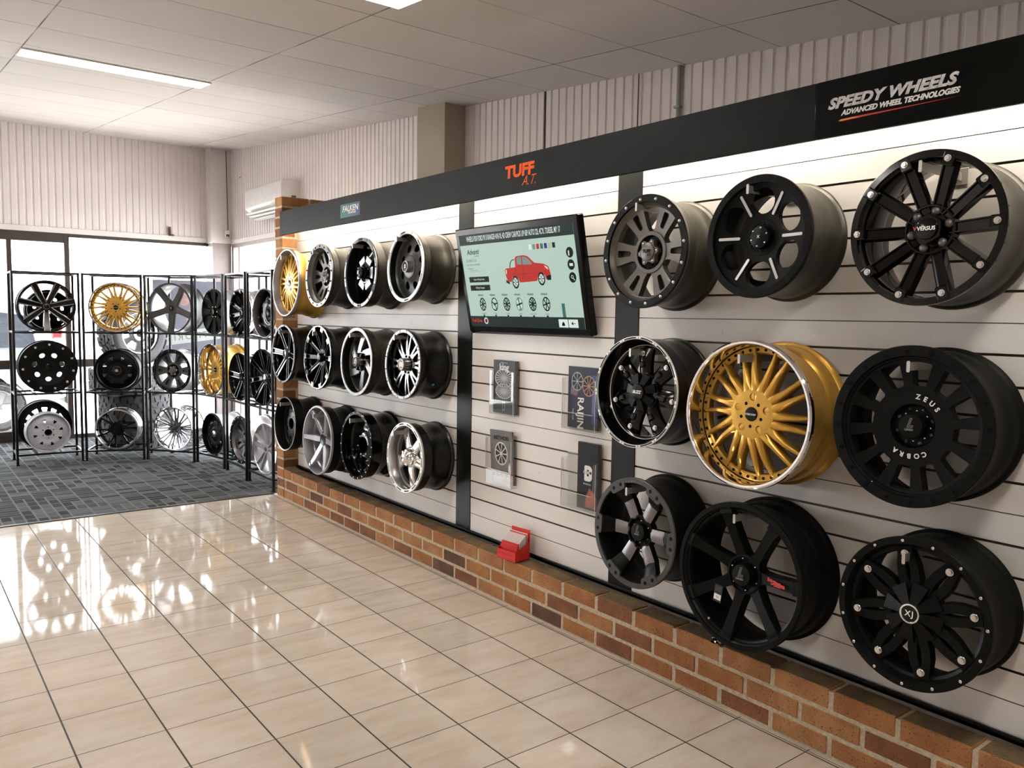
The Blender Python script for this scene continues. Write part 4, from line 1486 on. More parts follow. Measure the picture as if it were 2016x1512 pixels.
rowname = {1: 'top', 2: 'middle', 3: 'bottom'}
BR = [(-0.131, 1.824, .232, -.030, .038, 'grey six-spoke wheel, top left of the near nine'), (-0.675, 1.848, .219, -.030, .038, 'black wheel with six silver strips'),
      (-1.264, 1.833, .232, -.030, .015, 'ten-spoke wheel at the top right'), (-0.104, 1.243, .234, -.050, .022, 'white-edged gloss black wheel'),
      (-0.655, 1.207, .273, -.052, .027, 'big gold wheel'), (-1.253, 1.233, .249, -.046, .006, 'wheel lettered in white'),
      (-0.119, 0.646, .234, -.042, .036, 'wheel with grey machined spoke faces'), (-0.649, 0.601, .275, -.040, .014, 'big seven-spoke wheel'),
      (-1.291, 0.655, .236, -.048, .025, 'wheel with the chrome-ringed cap'), (3.60, 1.782, .262, -.045, .07, 'gold wheel by the brick pillar'),
      (2.999, 1.819, .226, -.034, .08, 'grey deep six-spoke wheel'), (2.364, 1.820, .227, -.030, .09, 'black wheel with grey blocks'),
      (1.790, 1.838, .213, -.026, .085, 'wheel with round holes'), (3.669, 1.231, .230, -.04, .05, 'double-lined black wheel by the pillar'),
      (3.034, 1.233, .232, -.040, .05, 'black wheel with bright rim blocks'), (2.424, 1.235, .228, -.034, .07, 'wheel with grey blade spokes'),
      (1.815, 1.251, .212, -.031, .085, 'wheel with forked grey spokes'), (3.645, 0.68, .214, -.045, .06, 'black steel wheel by the pillar'),
      (3.044, 0.628, .253, -.06, .04, 'silver star wheel'), (2.424, 0.674, .228, -.05, .07, 'deep black wheel with bright dashes'),
      (1.786, 0.686, .215, -.060, .12, 'polished five-spoke wheel')]
for y, z, R, top, yo, l in BR:
    bracket(y, z, R, top, yo, 'steel hanging bracket holding the ' + l)

# ------------------------------------------------------------------ racks on the carpet
BAY = {1: ((-1.572, 6.76), (-1.0, 6.74)), 2: ((-.965, 6.72), (-.465, 6.50)), 3: ((-.43, 6.49), (-.085, 6.07)),
       4: ((-.055, 6.06), (.045, 5.53)), 5: ((.052, 5.46), (.035, 4.88)), 6: ((.045, 4.84), (.05, 4.27))}
SHELF = [0.10, 0.705, 1.315, 1.905]
ord_ = ['first from the left', 'second from the left', 'third from the left', 'third from the brick pillar', 'second from the brick pillar', 'closest to the brick pillar']
DEP = 0.40
for k, (a, b) in BAY.items():
    a, b = Vector(a), Vector(b)
    L = (b - a).length
    th = math.atan2(b.y - a.y, b.x - a.x)
    t = thing('wheel_rack', 'black square-tube wheel rack bay, ' + ord_[k - 1], 'rack', T((a.x, a.y, 0.004)) @ RZ(th), 'wheel rack bays')
    w = 0.011
    for (x, y) in ((0, 0), (L, 0), (0, DEP), (L, DEP)):
        m = MB(); m.box(x - w, x + w, y - w, y + w, 0, 1.915, bev=.002); m.box(x - .014, x + .014, y - .014, y + .014, 0, .012)
        put('post', m.mesh('post', [RACK], 0), t)
    for i, z in enumerate(SHELF):
        m = MB()
        h = 0.009
        for y in (0, DEP):
            m.box(w, L - w, y - h, y + h, z - h, z + h, bev=.002)
        for x in (0, L):
            m.box(x - h, x + h, w, DEP - w, z - h, z + h, bev=.002)
        if i < 3:
            ys = (0.16, 0.27) if k > 3 else ()
            for y in ys:
                m.box(h, L - h, y - h, y + h, z - h - .004, z + h - .004)
            if k <= 3:
                for x in (L * .30, L * .70):
                    m.box(x - h, x + h, h, DEP - h, z - h - .004, z + h - .004)
        put('shelf_frame', m.mesh('shelf_frame', [RACK], 0), t)

def rack_wheel(name, label, bay, x, y, z, R, W=.2, yaw=0.0, cat='wheel'):
    a, b = Vector(BAY[bay][0]), Vector(BAY[bay][1])
    d = (b - a).normalized()
    n = Matrix.Rotation(R_(yaw), 2) @ Vector((d.y, -d.x))
    return WH(name, label, frame((x, y, z), (n.x, n.y, 0)), R, W, 56, cat)

# first bay
s = rack_wheel('alloy_wheel', 'black seven-spoke wheel with thin bright spoke edges, on top of the leftmost rack', 1, -1.275, 6.800, 1.577, .260, .2)
s.barrel(GLOSS, GLOSS, GLOSS, lipd=.12)
s.ring(.93, .006, GLOSS)
chan_spokes(s, 7, -90, .085, .115, .15, .95, -.12, -.005, [GLOSS, MACH, GLOSS], .10)
s.hub(.22, -.12, GLOSS); s.cap(.11, -.12, .05, GLOSS, .2, rim=MACHD)
s = rack_wheel('alloy_wheel', 'smaller black wheel with round holes standing behind the seven-spoke wheel', 1, -1.225, 7.045, 1.537, .212, .16)
steel_wheel(s, SATIN, DEEP, 7, 10, 'oval')
s = rack_wheel('alloy_wheel', 'black wheel with eleven silver studs round its broad rim, middle of the leftmost rack', 1, -1.278, 6.780, 0.975, .262, .22)
s.barrel(SATIN, SATIN, DEEP, lipd=.1)
s.ring(.70, .02, SATIN)
s.bolts('pit', 11, .85, .022, 87, .062, DEEP, nm='stud_recess')
s.bolts('hex', 11, .85, .024, 87, .046, BOLT)
hs = [ell(.47, R_(12 + 51.43 * k), .085, .105, 18) for k in range(7)]
s.disc(.72, hs, [(.2, -.09), (.32, -.06), (.47, -.05), (.6, -.02), (.72, .0)], .14, [SATIN, GLOSS])
s.hub(.26, -.06, SATIN, .22, .06); s.cap(.13, -.10, .06, GLOSS, .2); lugs(s, 8, .19, -.11, 0, .025, GUND)
s = rack_wheel('steel_wheel', 'silver painted steel wheel with triangular windows on the bottom shelf', 1, -1.296, 6.780, 0.311, .201, .17)
GREYP = mat('silver_grey_steel', (0.50, 0.50, 0.54), 0.42, metal=.1)
steel_wheel(s, GREYP, DEEP, 8, 15, 'tri', None, GREYP, -.14, .80)
s = rack_wheel('steel_wheel', 'black steel wheel leaning behind the silver painted one, bottom shelf', 1, -1.29, 7.03, .36, .252, .17)
steel_wheel(s, SATIN, DEEP, 12, 0, 'wide', None, SATIN, -.10, .84)
# second bay
s = rack_wheel('alloy_wheel', 'gold multi-spoke wheel with black rivets on the top shelf, second rack', 2, -.680, 6.638, 1.579, .257, .24)
gold_multi(s, .16, 40, CHROME, -.16)
s = rack_wheel('steel_wheel', 'black steel wheel with a shiny cap on the middle shelf, second rack', 2, -.682, 6.639, .931, .218, .22)
steel_wheel(s, SATIN, DEEP, 8, 22, 'tri', None, SATIN, -.14, .80, barrel=SATIN, openhub=False)
s.cap(.20, -.10, .08, GLOSS, .3, rim=GUND); s.part('cap_spider', MB().box(-.09, .09, -.008, .008, 0, .02), CHROME, [20, 65, 110, 155], (0, 0, .012))
s = rack_wheel('alloy_wheel', 'black wheel with a bright machined lip and forked spokes, bottom of the second rack', 2, -.695, 6.645, .318, .211, .23)
s.barrel(CHROME, CHROME, GLOSS, lipd=.2)
s.ring(.93, .012, MACH)
a = [(.28, .02, -.12, .08, .12), (.45, .06, -.12, .04, .12), (.70, .12, -.13, .04, .11), (.90, .16, -.16, .05, .1)]
b = [(r, -t, z, hw, th_) for r, t, z, hw, th_ in a]
s.spokes(6, 12, [a, b], S_RND, [GLOSS, GLOSS])
s.hub(.33, -.12, GLOSS, .28, .05); s.cap(.20, -.16, .08, SATIN, .05); lugs(s, 6, .24, -.15, 0, .03, SATIN)
# third bay
s = rack_wheel('alloy_wheel', 'matte dark five-spoke wheel on the top shelf, third rack from the left', 3, -.237, 6.318, 1.580, .260, .26)
s.barrel(GUND, SATIN, SILVER, lipd=.08)
s.ring(.935, .006, GUND)
st = [(.10, 0, -.14, .17, .12), (.35, 0, -.11, .12, .13), (.65, 0, -.06, .115, .12), (.94, 0, .0, .13, .06)]
s.spokes(5, -90, [st], S_FLAT, [GUND, GUND])
s.hub(.22, -.12, GUND); s.cap(.11, -.12, .03, GLOSS, .1); s.text('T', .08, DECAL_W, 0, 0, bold=.0004)
s = rack_wheel('alloy_wheel', 'grey six-spoke wheel in a black studded ring, middle shelf, third rack', 3, -.230, 6.310, .935, .224, .24)
six_slot(s, SATIN, GUN, GUND, SILVER, .14, 16, 0)
s = rack_wheel('alloy_wheel', 'chrome wheel with ten double curved spokes on the bottom shelf, third rack', 3, -.232, 6.312, .330, .226, .25)
s.barrel(CHROME, CHROME, CHROME, lipd=.10)
a = [(.18, .02, -.16, .07, .10), (.4, .055, -.15, .034, .1), (.65, .085, -.11, .03, .09), (.93, .12, -.03, .034, .06)]
b = [(r, -t + .03 * r, z, hw, th_) for r, t, z, hw, th_ in a]
s.spokes(10, 6, [a, b], S_RND, [DCHROME, DCHROME])
s.hub(.24, -.16, DCHROME); s.cap(.10, -.15, .04, GUND, .2); s.bolts('pit', 5, .18, -.158, 20, .035, DEEP, nm='lug_hole')
# fourth bay
s = rack_wheel('alloy_wheel', 'black chunky eight-spoke wheel on the top shelf, third rack from the brick pillar', 4, .043, 5.810, 1.550, .230, .20)
s.barrel(SILVER, GLOSS, DEEP, lipd=.1)
s.ring(.91, .01, GLOSS, [(8, 3, .91, .99, 22)])
st = [(.25, 0, -.06, .10, .14), (.5, 0, -.03, .14, .14), (.75, 0, .0, .20, .12), (.93, 0, .01, .22, .06)]
s.spokes(8, 0, [st], S_FLAT, [GLOSS, SATIN]); s.hub(.30, -.05, GLOSS); s.cap(.16, -.04, .10, GLOSS, .2); lugs(s, 6, .24, -.045, 0, .04)
s = rack_wheel('alloy_wheel', 'gold deep-dish wheel with a wide polished lip on the middle shelf', 4, .018, 5.836, .966, .261, .30)
gold_multi(s, .36, 30, CHROME, -.30)
s = rack_wheel('steel_wheel', 'black steel wheel with a silver cap, bottom shelf of the third rack from the pillar', 4, .033, 5.863, .312, .213, .27)
steel_wheel(s, SATIN, DEEP, 8, 10, 'tri', MACH, SATIN, -.2, .80, barrel=SILVER)
# fifth bay
s = rack_wheel('alloy_wheel', 'gloss black ten-spoke wheel with silver studs, top shelf, second rack from the brick pillar', 5, .094, 5.195, 1.545, .228, .22, 7)
ten_spoke(s, 10, BOLT, 9, GLOSS, 10, None, CHROME)
s = rack_wheel('alloy_wheel', 'black wheel with bright double lines on five spokes, middle shelf', 5, .096, 5.240, .935, .230, .2, 7)
s.barrel(GLOSS, GLOSS, GLOSS, lipd=.12); s.ring(.93, .006, GLOSS)
chan_spokes(s, 5, 30, .11, .13, .2, .94, -.14, -.01, [GLOSS, MACH, GLOSS]); s.hub(.26, -.13, GLOSS); s.cap(.13, -.13, .06, GLOSS, .2); lugs(s, 5, .20, -.13, 60, .035)
s = rack_wheel('alloy_wheel', 'deep polished grey wheel with a black studded ring, bottom shelf', 5, .095, 5.216, .330, .231, .28, 7)
six_slot(s, SATIN, BOLT, MACHD, MACH, .26, 16, 20)
# sixth bay
s = rack_wheel('alloy_wheel', 'gloss black deep-dish wheel with bright windows on the top shelf by the brick pillar', 6, .097, 4.596, 1.545, .222, .26, 5)
steel_wheel(s, GLOSS, MACH, 8, 10, 'oval', GLOSS, MACHD, -.30, .80, barrel=CHROME)
s = rack_wheel('alloy_wheel', 'gloss black eight-spoke wheel on the middle shelf by the brick pillar', 6, .097, 4.648, .970, .257, .22, 5)
s.barrel(GUN, GLOSS, GLOSS, lipd=.12); s.ring(.93, .006, GLOSS)
chan_spokes(s, 8, 10, .075, .095, .2, .94, -.14, -.01, [GLOSS, GUND, GLOSS]); s.hub(.26, -.13, GLOSS); s.cap(.12, -.13, .06, CHROME, .2)
s = rack_wheel('alloy_wheel', 'silver wheel with five broad twin-ribbed spokes on the bottom shelf by the brick pillar', 6, .097, 4.595, .328, .232, .22, 5)
s.barrel(SILVER, SILVER, SILVER, lipd=.06)
a = [(.10, .04, -.05, .10, .12), (.4, .10, -.03, .085, .13), (.75, .15, .0, .075, .12), (.95, .20, .005, .07, .06)]
b = [(r, -t, z, hw, th_) for r, t, z, hw, th_ in a]
s.spokes(5, 90, [a, b], S_RIDGE, [SILVER, SILVER]); s.hub(.20, -.04, SILVER); s.cap(.09, -.05, .03, GUND, .2)

# ------------------------------------------------------------------ tyres behind the racks
def tyre_mesh(Ro, Ri, W, seg=60):
    m = MB()
    h = W / 2
    side = [(Ri, -h + .02), (Ri + .012, -h), (Ri + .06, -h - .008), (Ro - .05, -h - .004), (Ro - .012, -h + .02)]
    prof = side + [(Ro - .010, -h + .03), (Ro - .010, h - .03)] + [(r, -z) for r, z in side[::-1]]
    m.lathe(prof + [(Ri - .01, 0)], seg, closed=True)
    for rows, zc, zw in ((0, -h * .72, h * .24), (1, -h * .24, h * .19), (2, h * .24, h * .19), (3, h * .72, h * .24)):
        n = 34
        for k in range(n):
            a0 = 2 * PI * (k + (.5 if rows % 2 else 0)) / n
            da = 2 * PI / n * .40
            sk = .35 * da * (1 if k % 2 else -1)
            vs = []
            for z, o in ((zc - zw, -sk), (zc + zw, sk)):
                for a in (a0 - da + o, a0 + da + o):
                    for r in (Ro - .014, Ro):
                        vs.append((r * math.cos(a), r * math.sin(a), z))
            m.add(vs, [(1, 5, 7, 3), (0, 1, 3, 2), (4, 6, 7, 5), (0, 4, 5, 1), (2, 3, 7, 6)])
    return m.mesh('tyre', [RUB], 30)

ty = tyre_mesh(.39, .23, .285)
tl = ['lowest knobbly off-road tyre in the stack behind the racks', 'second knobbly tyre up in the stack behind the racks', 'third knobbly tyre up, shifted sideways on the stack behind the racks']
for i, (x, y) in enumerate(((-.30, 7.52), (-.30, 7.53), (-.40, 7.50))):
    o = put('tyre', ty, None, T((x, y, .158 + .303 * i)) @ RZ(i * 1.3))
    tag(o, tl[i], 'tyre', 'stacked tyres behind the racks')
n_ = Vector((.42, -.90, 0)).normalized()
s = WH('mounted_wheel', 'upright tyre on a black wheel with a white hub ring, standing on the tyre stack', frame((-.30 + n_.x * .1, 7.55 + n_.y * .1, 1.295), (n_.x, n_.y, 0)), .235, .22, 56)
t2 = tyre_mesh(.375, .235, .26)
put('tyre', t2, s.t, T((0, 0, -.115)))
s.barrel(CHROME, CHROME, CHROME, lipd=.2)
hs = [arcwin(.5, .84, 60 * k - 19, 60 * k + 19, .12) for k in range(6)]
s.disc(.92, hs, [(.2, -.04), (.4, -.05), (.6, -.10), (.92, -.16)], .10, [GLOSS, GLOSS])
s.part('hub_ring', MB().lathe([(.36, -.06), (.355, -.01), (.19, -.01)], 40), DECAL_W)
s.bolts('pit', 6, .28, -.008, 10, .022, DEEP, nm='lug_hole'); s.cap(.19, -.04, .06, SATIN, .2)

# ------------------------------------------------------------------ wall screen
SW, SH = 1.025, 0.585
MS = frame((0.0575, 0.903, 1.745), (-1, 0, 0), -R_(11.4))
scr = thing('wall_screen', 'large black-framed screen showing a red pickup, tilted forward on the slotted wall', 'screen', MS)
BEZ = mat('screen_bezel', (0.0012, 0.0012, 0.0012), 0.15, spec=.2)
m = MB(); m.box(-SW / 2, SW / 2, -SH / 2, SH / 2, -0.045, 0, bev=.006)
put('casing', m.mesh('casing', [BEZ], 0), scr)
m = MB(); m.box(-.15, .15, .0, .12, -.085, -.045); m.box(-.03, .03, .10, .24, -.112, -.045)
put('wall_mount', m.mesh('wall_mount', [SATIN], 0), scr)
def emat(name, c, e=1.0): return mat(name, tuple(x * .02 for x in c), .3, emit=e * .34, emit_col=c, spec=.05)
E_MINT = emat('screen_mint', (.50, .66, .56), .92)
E_DK = emat('screen_dark', (.020, .030, .027), 1.0)
E_BLK = emat('screen_black', (.006, .010, .009), 1.0)
E_WH = emat('screen_white', (.72, .80, .74), 1.0)
E_RED = emat('screen_red', (.50, .030, .020), 1.0)
E_RED2 = emat('screen_red_dark', (.25, .012, .010), 1.0)
E_GRY = emat('screen_grey', (.20, .27, .24), 1.0)
E_TEAL = emat('screen_teal', (.05, .16, .15), 1.0)
E_BLUE = emat('screen_blue', (.02, .03, .25), 1.0)
E_YEL = emat('screen_yellow', (.45, .50, .25), 1.0)
DW, DH = 0.955, 0.515
zc = [0.0]
def U(u, v): return ((u - .5) * DW, (.5 - v) * DH)
def rect(m, u0, u1, v0, v1, mi=0, z=0.0):
    a, b = U(u0, v0), U(u1, v1)
    m.add([(a[0], b[1], z), (b[0], b[1], z), (b[0], a[1], z), (a[0], a[1], z)], [(0, 1, 2, 3)], mi)
def poly(m, pts, mi=0, z=0.0):
    m.poly([U(*p) for p in pts], z, mi)
m = MB(); rect(m, 0, 1, 0, 1)
dsp = put('display', m.mesh('display', [E_MINT], 0), scr, T((0, 0, .0012)))
dsp['label'] = 'glowing mint green display'
m = MB()
rect(m, 0, 1, 0, .112, 0); rect(m, 0, 1, .885, 1, 0)
rect(m, .045, .24, .455, .515, 1); rect(m, .045, .24, .545, .605, 1)
for i, mi in enumerate((3, 4, 5, 6, 7, 8, 1)):
    rect(m, .635 + .032 * i, .657 + .032 * i, .165, .215, mi, .0002)
for v in (.27, .385, .505):
    a = U(.952, v); m.poly([(a[0] + .0255 * math.cos(t * PI / 12), a[1] + .0255 * math.sin(t * PI / 12)) for t in range(24)], .0002, 1)
rect(m, .84, .865, .75, .885, 9, .0002)
rect(m, .80, .873, .905, .985, 3, .0003); rect(m, .878, .95, .905, .985, 3, .0003)
poly(m, [(.825, .95), (.8365, .925), (.848, .95), (.848, .97), (.825, .97)], 1, .0005)
poly(m, [(.898, .945), (.912, .925), (.912, .965)], 1, .0005); rect(m, .908, .932, .942, .948, 1, .0005)
poly(m, [(.94, .255), (.949, .25), (.949, .30), (.94, .30)], 3, .0005); rect(m, .940, .966, .372, .398, 3, .0005)
a = U(.950, .50); m.lathe([(.006, .0), (.009, .0)], 16, 3, M=T((a[0], a[1], .0005))); poly(m, [(.957, .51), (.968, .53), (.965, .535), (.954, .515)], 3, .0005)
rect(m, .07, .20, .398, .400, 2); rect(m, .0, 1, .64, .642, 10, .0001)
for i in range(6):
    rect(m, .135 + .115 * i, .150 + .115 * i, .87, .885, 1, .0002)
put('screen_layout', m.mesh('screen_layout', [E_DK, E_BLK, E_GRY, E_WH, E_GRY, E_RED, E_TEAL, E_BLUE, E_YEL, E_TEAL, emat('screen_mint_dim', (.44, .60, .50), 1.0)], 0), dsp, T((0, 0, .0008)))
# small wheel pictures
m = MB()
for i in range(6):
    c = U(.145 + .115 * i, .755)
    Mw = T((c[0], c[1], .0004)) @ Matrix.Diagonal((.80, 1, 1, 1))
    bri = (i in (3,))
    m.lathe([(.030, 0), (.037, 0)], 28, 2 if bri else 0, M=Mw)
    n = (8, 5, 9, 8, 10, 6)[i]
    for k in range(n):
        a = 2 * PI * k / n + .2
        q = [(.006, -.003), (.031, -.0042), (.031, .0042), (.006, .003)]
        m.add([Mw @ Vector((x, y, .0001)) for x, y in rot2(q, a)], [(0, 1, 2, 3)], 1 if i in (1, 3) and k % 2 else 0)
    m.lathe([(0, .0002), (.009, .0002)], 14, 0, M=Mw)
put('wheel_pictures', m.mesh('wheel_pictures', [E_BLK, E_WH, E_GRY], 0), dsp, T((0, 0, .0008)))
# the red pickup picture
m = MB()
body = [(.40, .40), (.413, .385), (.485, .378), (.497, .378), (.503, .285), (.515, .268), (.58, .262), (.615, .275), (.665, .345), (.735, .358), (.775, .385), (.782, .43), (.788, .48), (.775, .515), (.745, .515),
        (.738, .47), (.715, .445), (.69, .455), (.677, .49), (.672, .525), (.52, .535), (.510, .49), (.488, .465), (.462, .475), (.448, .53), (.415, .515), (.405, .47)]
poly(m, rnd(body, .012, 3), 0)
poly(m, [(.515, .35), (.518, .29), (.53, .278), (.558, .276), (.558, .355)], 1, .0003)
poly(m, [(.566, .355), (.566, .277), (.59, .28), (.612, .295), (.643, .345), (.64, .36)], 1, .0003)
poly(m, [(.74, .375), (.768, .395), (.77, .42), (.752, .40)], 2, .0003); poly(m, [(.408, .40), (.418, .40), (.415, .44), (.408, .44)], 2, .0003)
poly(m, [(.40, .50), (.43, .525), (.43, .55), (.40, .53)], 3, .0002); poly(m, [(.75, .48), (.788, .47), (.785, .52), (.755, .52)], 3, .0003)
rect(m, .56, .5625, .28, .52, 4, .0004); rect(m, .498, .5, .38, .52, 4, .0004); rect(m, .52, .67, .445, .449, 4, .0004)
for c in ((.484, .53), (.708, .505)):
    cc = U(*c); Mw = T((cc[0], cc[1], .0005)) @ Matrix.Diagonal((.82, 1, 1, 1))
    m.lathe([(0, 0), (.034, 0)], 24, 3, M=Mw); m.lathe([(0, .0002), (.024, .0002)], 20, 2, M=Mw)
    for k in range(6):
        q = rot2([(.004, -.002), (.023, -.003), (.023, .003), (.004, .002)], k * PI / 3)
        m.add([Mw @ Vector((x, y, .0004)) for x, y in q], [(0, 1, 2, 3)], 3)
m.tube([(*U(.45, .38), .0005), (*U(.458, .33), .0005), (*U(.475, .305), .0005), (*U(.497, .30), .0005)], .0022, 6, 3)
put('pickup_picture', m.mesh('pickup_picture', [E_RED, E_GRY, E_WH, E_BLK, E_RED2], 0), dsp, T((0, 0, .0010)))
def stext(body, size, mt, u, v, **k):
    a = U(u, v)
    return put('lettering', text_mesh(body, size, mt, depth=.0001, **k), dsp, T((a[0], a[1], .0018)))
stext('WHEELS FOR FORD PX II RANGER 4X4 XL 4D CREW CAB PICK UP 6SP AUTO 22L 4CYL TDIESEL MY 17', .040, E_WH, .49, .052, bold=.0006, sx=.435)
stext('Advanti', .040, E_BLK, .12, .19, shear=.25, bold=.0006, sx=.9); stext('RACING', .011, E_BLK, .155, .235)
stext('STORM Z2 SX', .018, E_GRY, .095, .28, bold=.0004, sx=.9); stext('BUY TYRES AT SUPER PRICES', .012, E_DK, .11, .325, sx=.8); stext('Wheel $0', .011, E_BLK, .075, .365)
stext('20x 8.5 Gloss Black', .010, E_GRY, .10, .385)
stext('View Wheel Info', .015, E_WH, .143, .485); stext('Wheel Images', .015, E_WH, .143, .575)
for i in range(6):
    stext('Advanti', .016, E_BLK, .135 + .115 * i, .655, shear=.25, bold=.0003)
    stext(('Denmark', 'Conker', 'Toffee', 'Hybrid', 'Storm Titan', 'Panzar')[i], .010, E_DK, .145 + .115 * i, .855)
stext('Fuel Zone', .026, E_RED, .065, .935, bold=.0012, sx=.9, shear=.1)
m = MB(); a = U(.155, .935); m.lathe([(0, 0), (.006, 0, 0), (.012, 0, 1), (.019, 0, 1)], 20, 0, M=T((a[0], a[1], .0018)))
put('round_badge', m.mesh('round_badge', [E_RED2, E_WH], 0), dsp)

# ------------------------------------------------------------------ brochure holders and brochures
def acrylic():
    m = bpy.data.materials.new('clear_acrylic')
    m.use_nodes = True
    nt = m.node_tree; nt.nodes.clear()
    o = nt.nodes.new('ShaderNodeOutputMaterial'); t = nt.nodes.new('ShaderNodeBsdfTransparent'); g = nt.nodes.new('ShaderNodeBsdfGlossy')
    t.inputs[0].default_value = (.93, .93, .92, 1); g.inputs['Roughness'].default_value = .03
    mx = nt.nodes.new('ShaderNodeMixShader'); 
    mx.inputs[0].default_value = .055; nt.links.new(t.outputs[0], mx.inputs[1]); nt.links.new(g.outputs[0], mx.inputs[2]); nt.links.new(mx.outputs[0], o.inputs[0])
    return m
ACR = acrylic()
ACE = mat('acrylic_edge', (.62, .60, .56), .25)
def holder(yc, z0, W, H, label):
    t = thing('brochure_holder', label, 'brochure holder', frame((.158, yc, z0), (-1, 0, 0)), 'clear brochure holders')
    w = W / 2
    m = MB()
    m.box(-w, w, 0, H, .0, .002); m.box(-w, -w + .002, 0, H * .92, .002, .045); m.box(w - .002, w, 0, H * .92, .002, .045)
    m.box(-w, w, 0, .002, .002, .045); m.box(-w, w, 0, H * .30, .043, .045)
    m.box(-w, -w + .02, H * .30, H * .9, .043, .045); m.box(w - .02, w, H * .30, H * .9, .043, .045)
    put('clear_pocket', m.mesh('clear_pocket', [ACR], 0), t)
    m = MB()
    m.box(-w, w, -.001, .001, .044, .046); m.box(-w - .001, -w + .001, 0, H * .9, .044, .046); m.box(w - .001, w + .001, 0, H * .9, .044, .046); m.box(-w + .02, w - .02, H * .30 - .001, H * .30 + .001, .044, .046)
    m.box(-w, w, H - .002, H, .0, .003)
    put('pocket_edge', m.mesh('pocket_edge', [ACE], 0), t)
    return t
P_DK = mat('brochure_black', (.004, .004, .0045), .35, spec=.2); P_GR = mat('brochure_grey', (.035, .04, .045), .35, spec=.2); P_LT = mat('brochure_pale', (.55, .52, .50), .35)
P_NV = mat('brochure_navy', (.008, .009, .028), .35, spec=.25); P_OR = mat('brochure_orange', (.30, .05, .02), .4, var=(25, .5)); P_STONE = mat('brochure_stone', (.095, .08, .068), .4, var=(30, .3)); P_PINK = mat('brochure_mauve', (.13, .05, .08), .4)
P_BRZ = mat('picture_bronze', (.32, .14, .07), .35); P_SIL = mat('picture_silver', (.26, .255, .25), .4)
def wheel_pic(m, x, y, r, z, mi, n=10, sq=1.0, mib=None):
    Mw = T((x, y, z)) @ Matrix.Diagonal((sq, 1, 1, 1))
    if mib is not None:
        m.lathe([(0, -.0001), (r, -.0001)], 28, mib, M=Mw)
    m.lathe([(r * .88, 0), (r, 0)], 28, mi, M=Mw)
    for k in range(n):
        q = rot2([(r * .12, -r * .035), (r * .9, -r * .06), (r * .9, r * .06), (r * .12, r * .035)], 2 * PI * k / n)
        m.add([Mw @ Vector((a, b, .0001)) for a, b in q], [(0, 1, 2, 3)], mi)
    m.lathe([(0, .0002), (r * .17, .0002)], 14, mi, M=Mw)
def brochure(yc, z0, W, H, n, label, art, x=.158, lean=0.0, roll=0.0):
    Mx = frame((x - .006, yc, z0 + .003), (-1, 0, 0)) @ Matrix.Rotation(lean, 4, 'X') @ RZ(roll)
    t = thing('brochure', label, 'brochure', Mx)
    m = MB()
    for k in range(n):
        m.box(-W / 2 + .001 * (k % 3), W / 2 + .001 * (k % 2), 0, H - .002 * (k % 3), .0025 * k, .0025 * k + .002, k % 2)
    put('pages', m.mesh('pages', [P_LT, P_DK], 0), t)
    zt = .0025 * n
    m = MB(); art(t, m, W, H, zt)
    return t
def mk(m, mats, t, nm='cover'): put(nm, m.mesh(nm, mats, 0), t)
def art_king(t, m, W, H, z):
    m.box(-W / 2, W / 2, 0, H, z - .0005, z + .0006, 0)
    m.add([(-W / 2, 0, z + .0008), (W / 2, 0, z + .0008), (W / 2, H * .30, z + .0008), (-W / 2, H * .30, z + .0008)], [(0, 1, 2, 3)], 1)
    wheel_pic(m, 0, H * .665, W * .27, z + .0012, 2, 18, 1.6); wheel_pic(m, 0, H * .42, W * .22, z + .0011, 2, 22, 1.8)
    m.add([(-.012, H * .06, z + .001), (.012, H * .06, z + .001), (.012, H * .22, z + .001), (-.012, H * .22, z + .001)], [(0, 1, 2, 3)], 2)
    m.add([(-.007, H * .08, z + .0013), (.007, H * .08, z + .0013), (.007, H * .20, z + .0013), (-.007, H * .20, z + .0013)], [(0, 1, 2, 3)], 1)
    mk(m, [P_DK, P_GR, P_SIL], t)
    put('lettering', text_mesh('king', .052, P_LT, bold=.0012), t, T((0, H * .87, z + .001)))
    put('lettering', text_mesh('WHEELS & TYRES', .008, P_LT), t, T((0, H * .95, z + .001)))
def art_raijin(t, m, W, H, z):
    m.box(-W / 2, W / 2, 0, H, z - .0005, z + .0006, 0)
    m.add([(W * .30, H * .1, z + .0008), (W * .5, H * .1, z + .0008), (W * .5, H * .88, z + .0008), (W * .30, H * .88, z + .0008)], [(0, 1, 2, 3)], 1)
    m.add([(-W * .42, H * .55, z + .0008), (-W * .2, H * .52, z + .0008), (-W * .12, H * .66, z + .0008), (-W * .38, H * .72, z + .0008)], [(0, 1, 2, 3)], 2)
    wheel_pic(m, W * .20, H * .70, W * .24, z + .0012, 3, 10, .9, 5); wheel_pic(m, -W * .19, H * .76, W * .22, z + .0011, 4, 8, .9, 5)
    mk(m, [P_NV, mat('brochure_blue', (.04, .06, .20), .35, spec=.2), P_PINK, P_BRZ, P_SIL, P_DK], t)
    put('lettering', text_mesh('RAIJIN', .062, DECAL_W, bold=.0010, sx=.92), t, T((-W * .07, H * .25, z + .0012)) @ RZ(-PI / 2))
    put('lettering', text_mesh('Titan Tuff', .014, P_LT), t, T((-W * .32, H * .22, z + .0012)) @ RZ(-PI / 2))
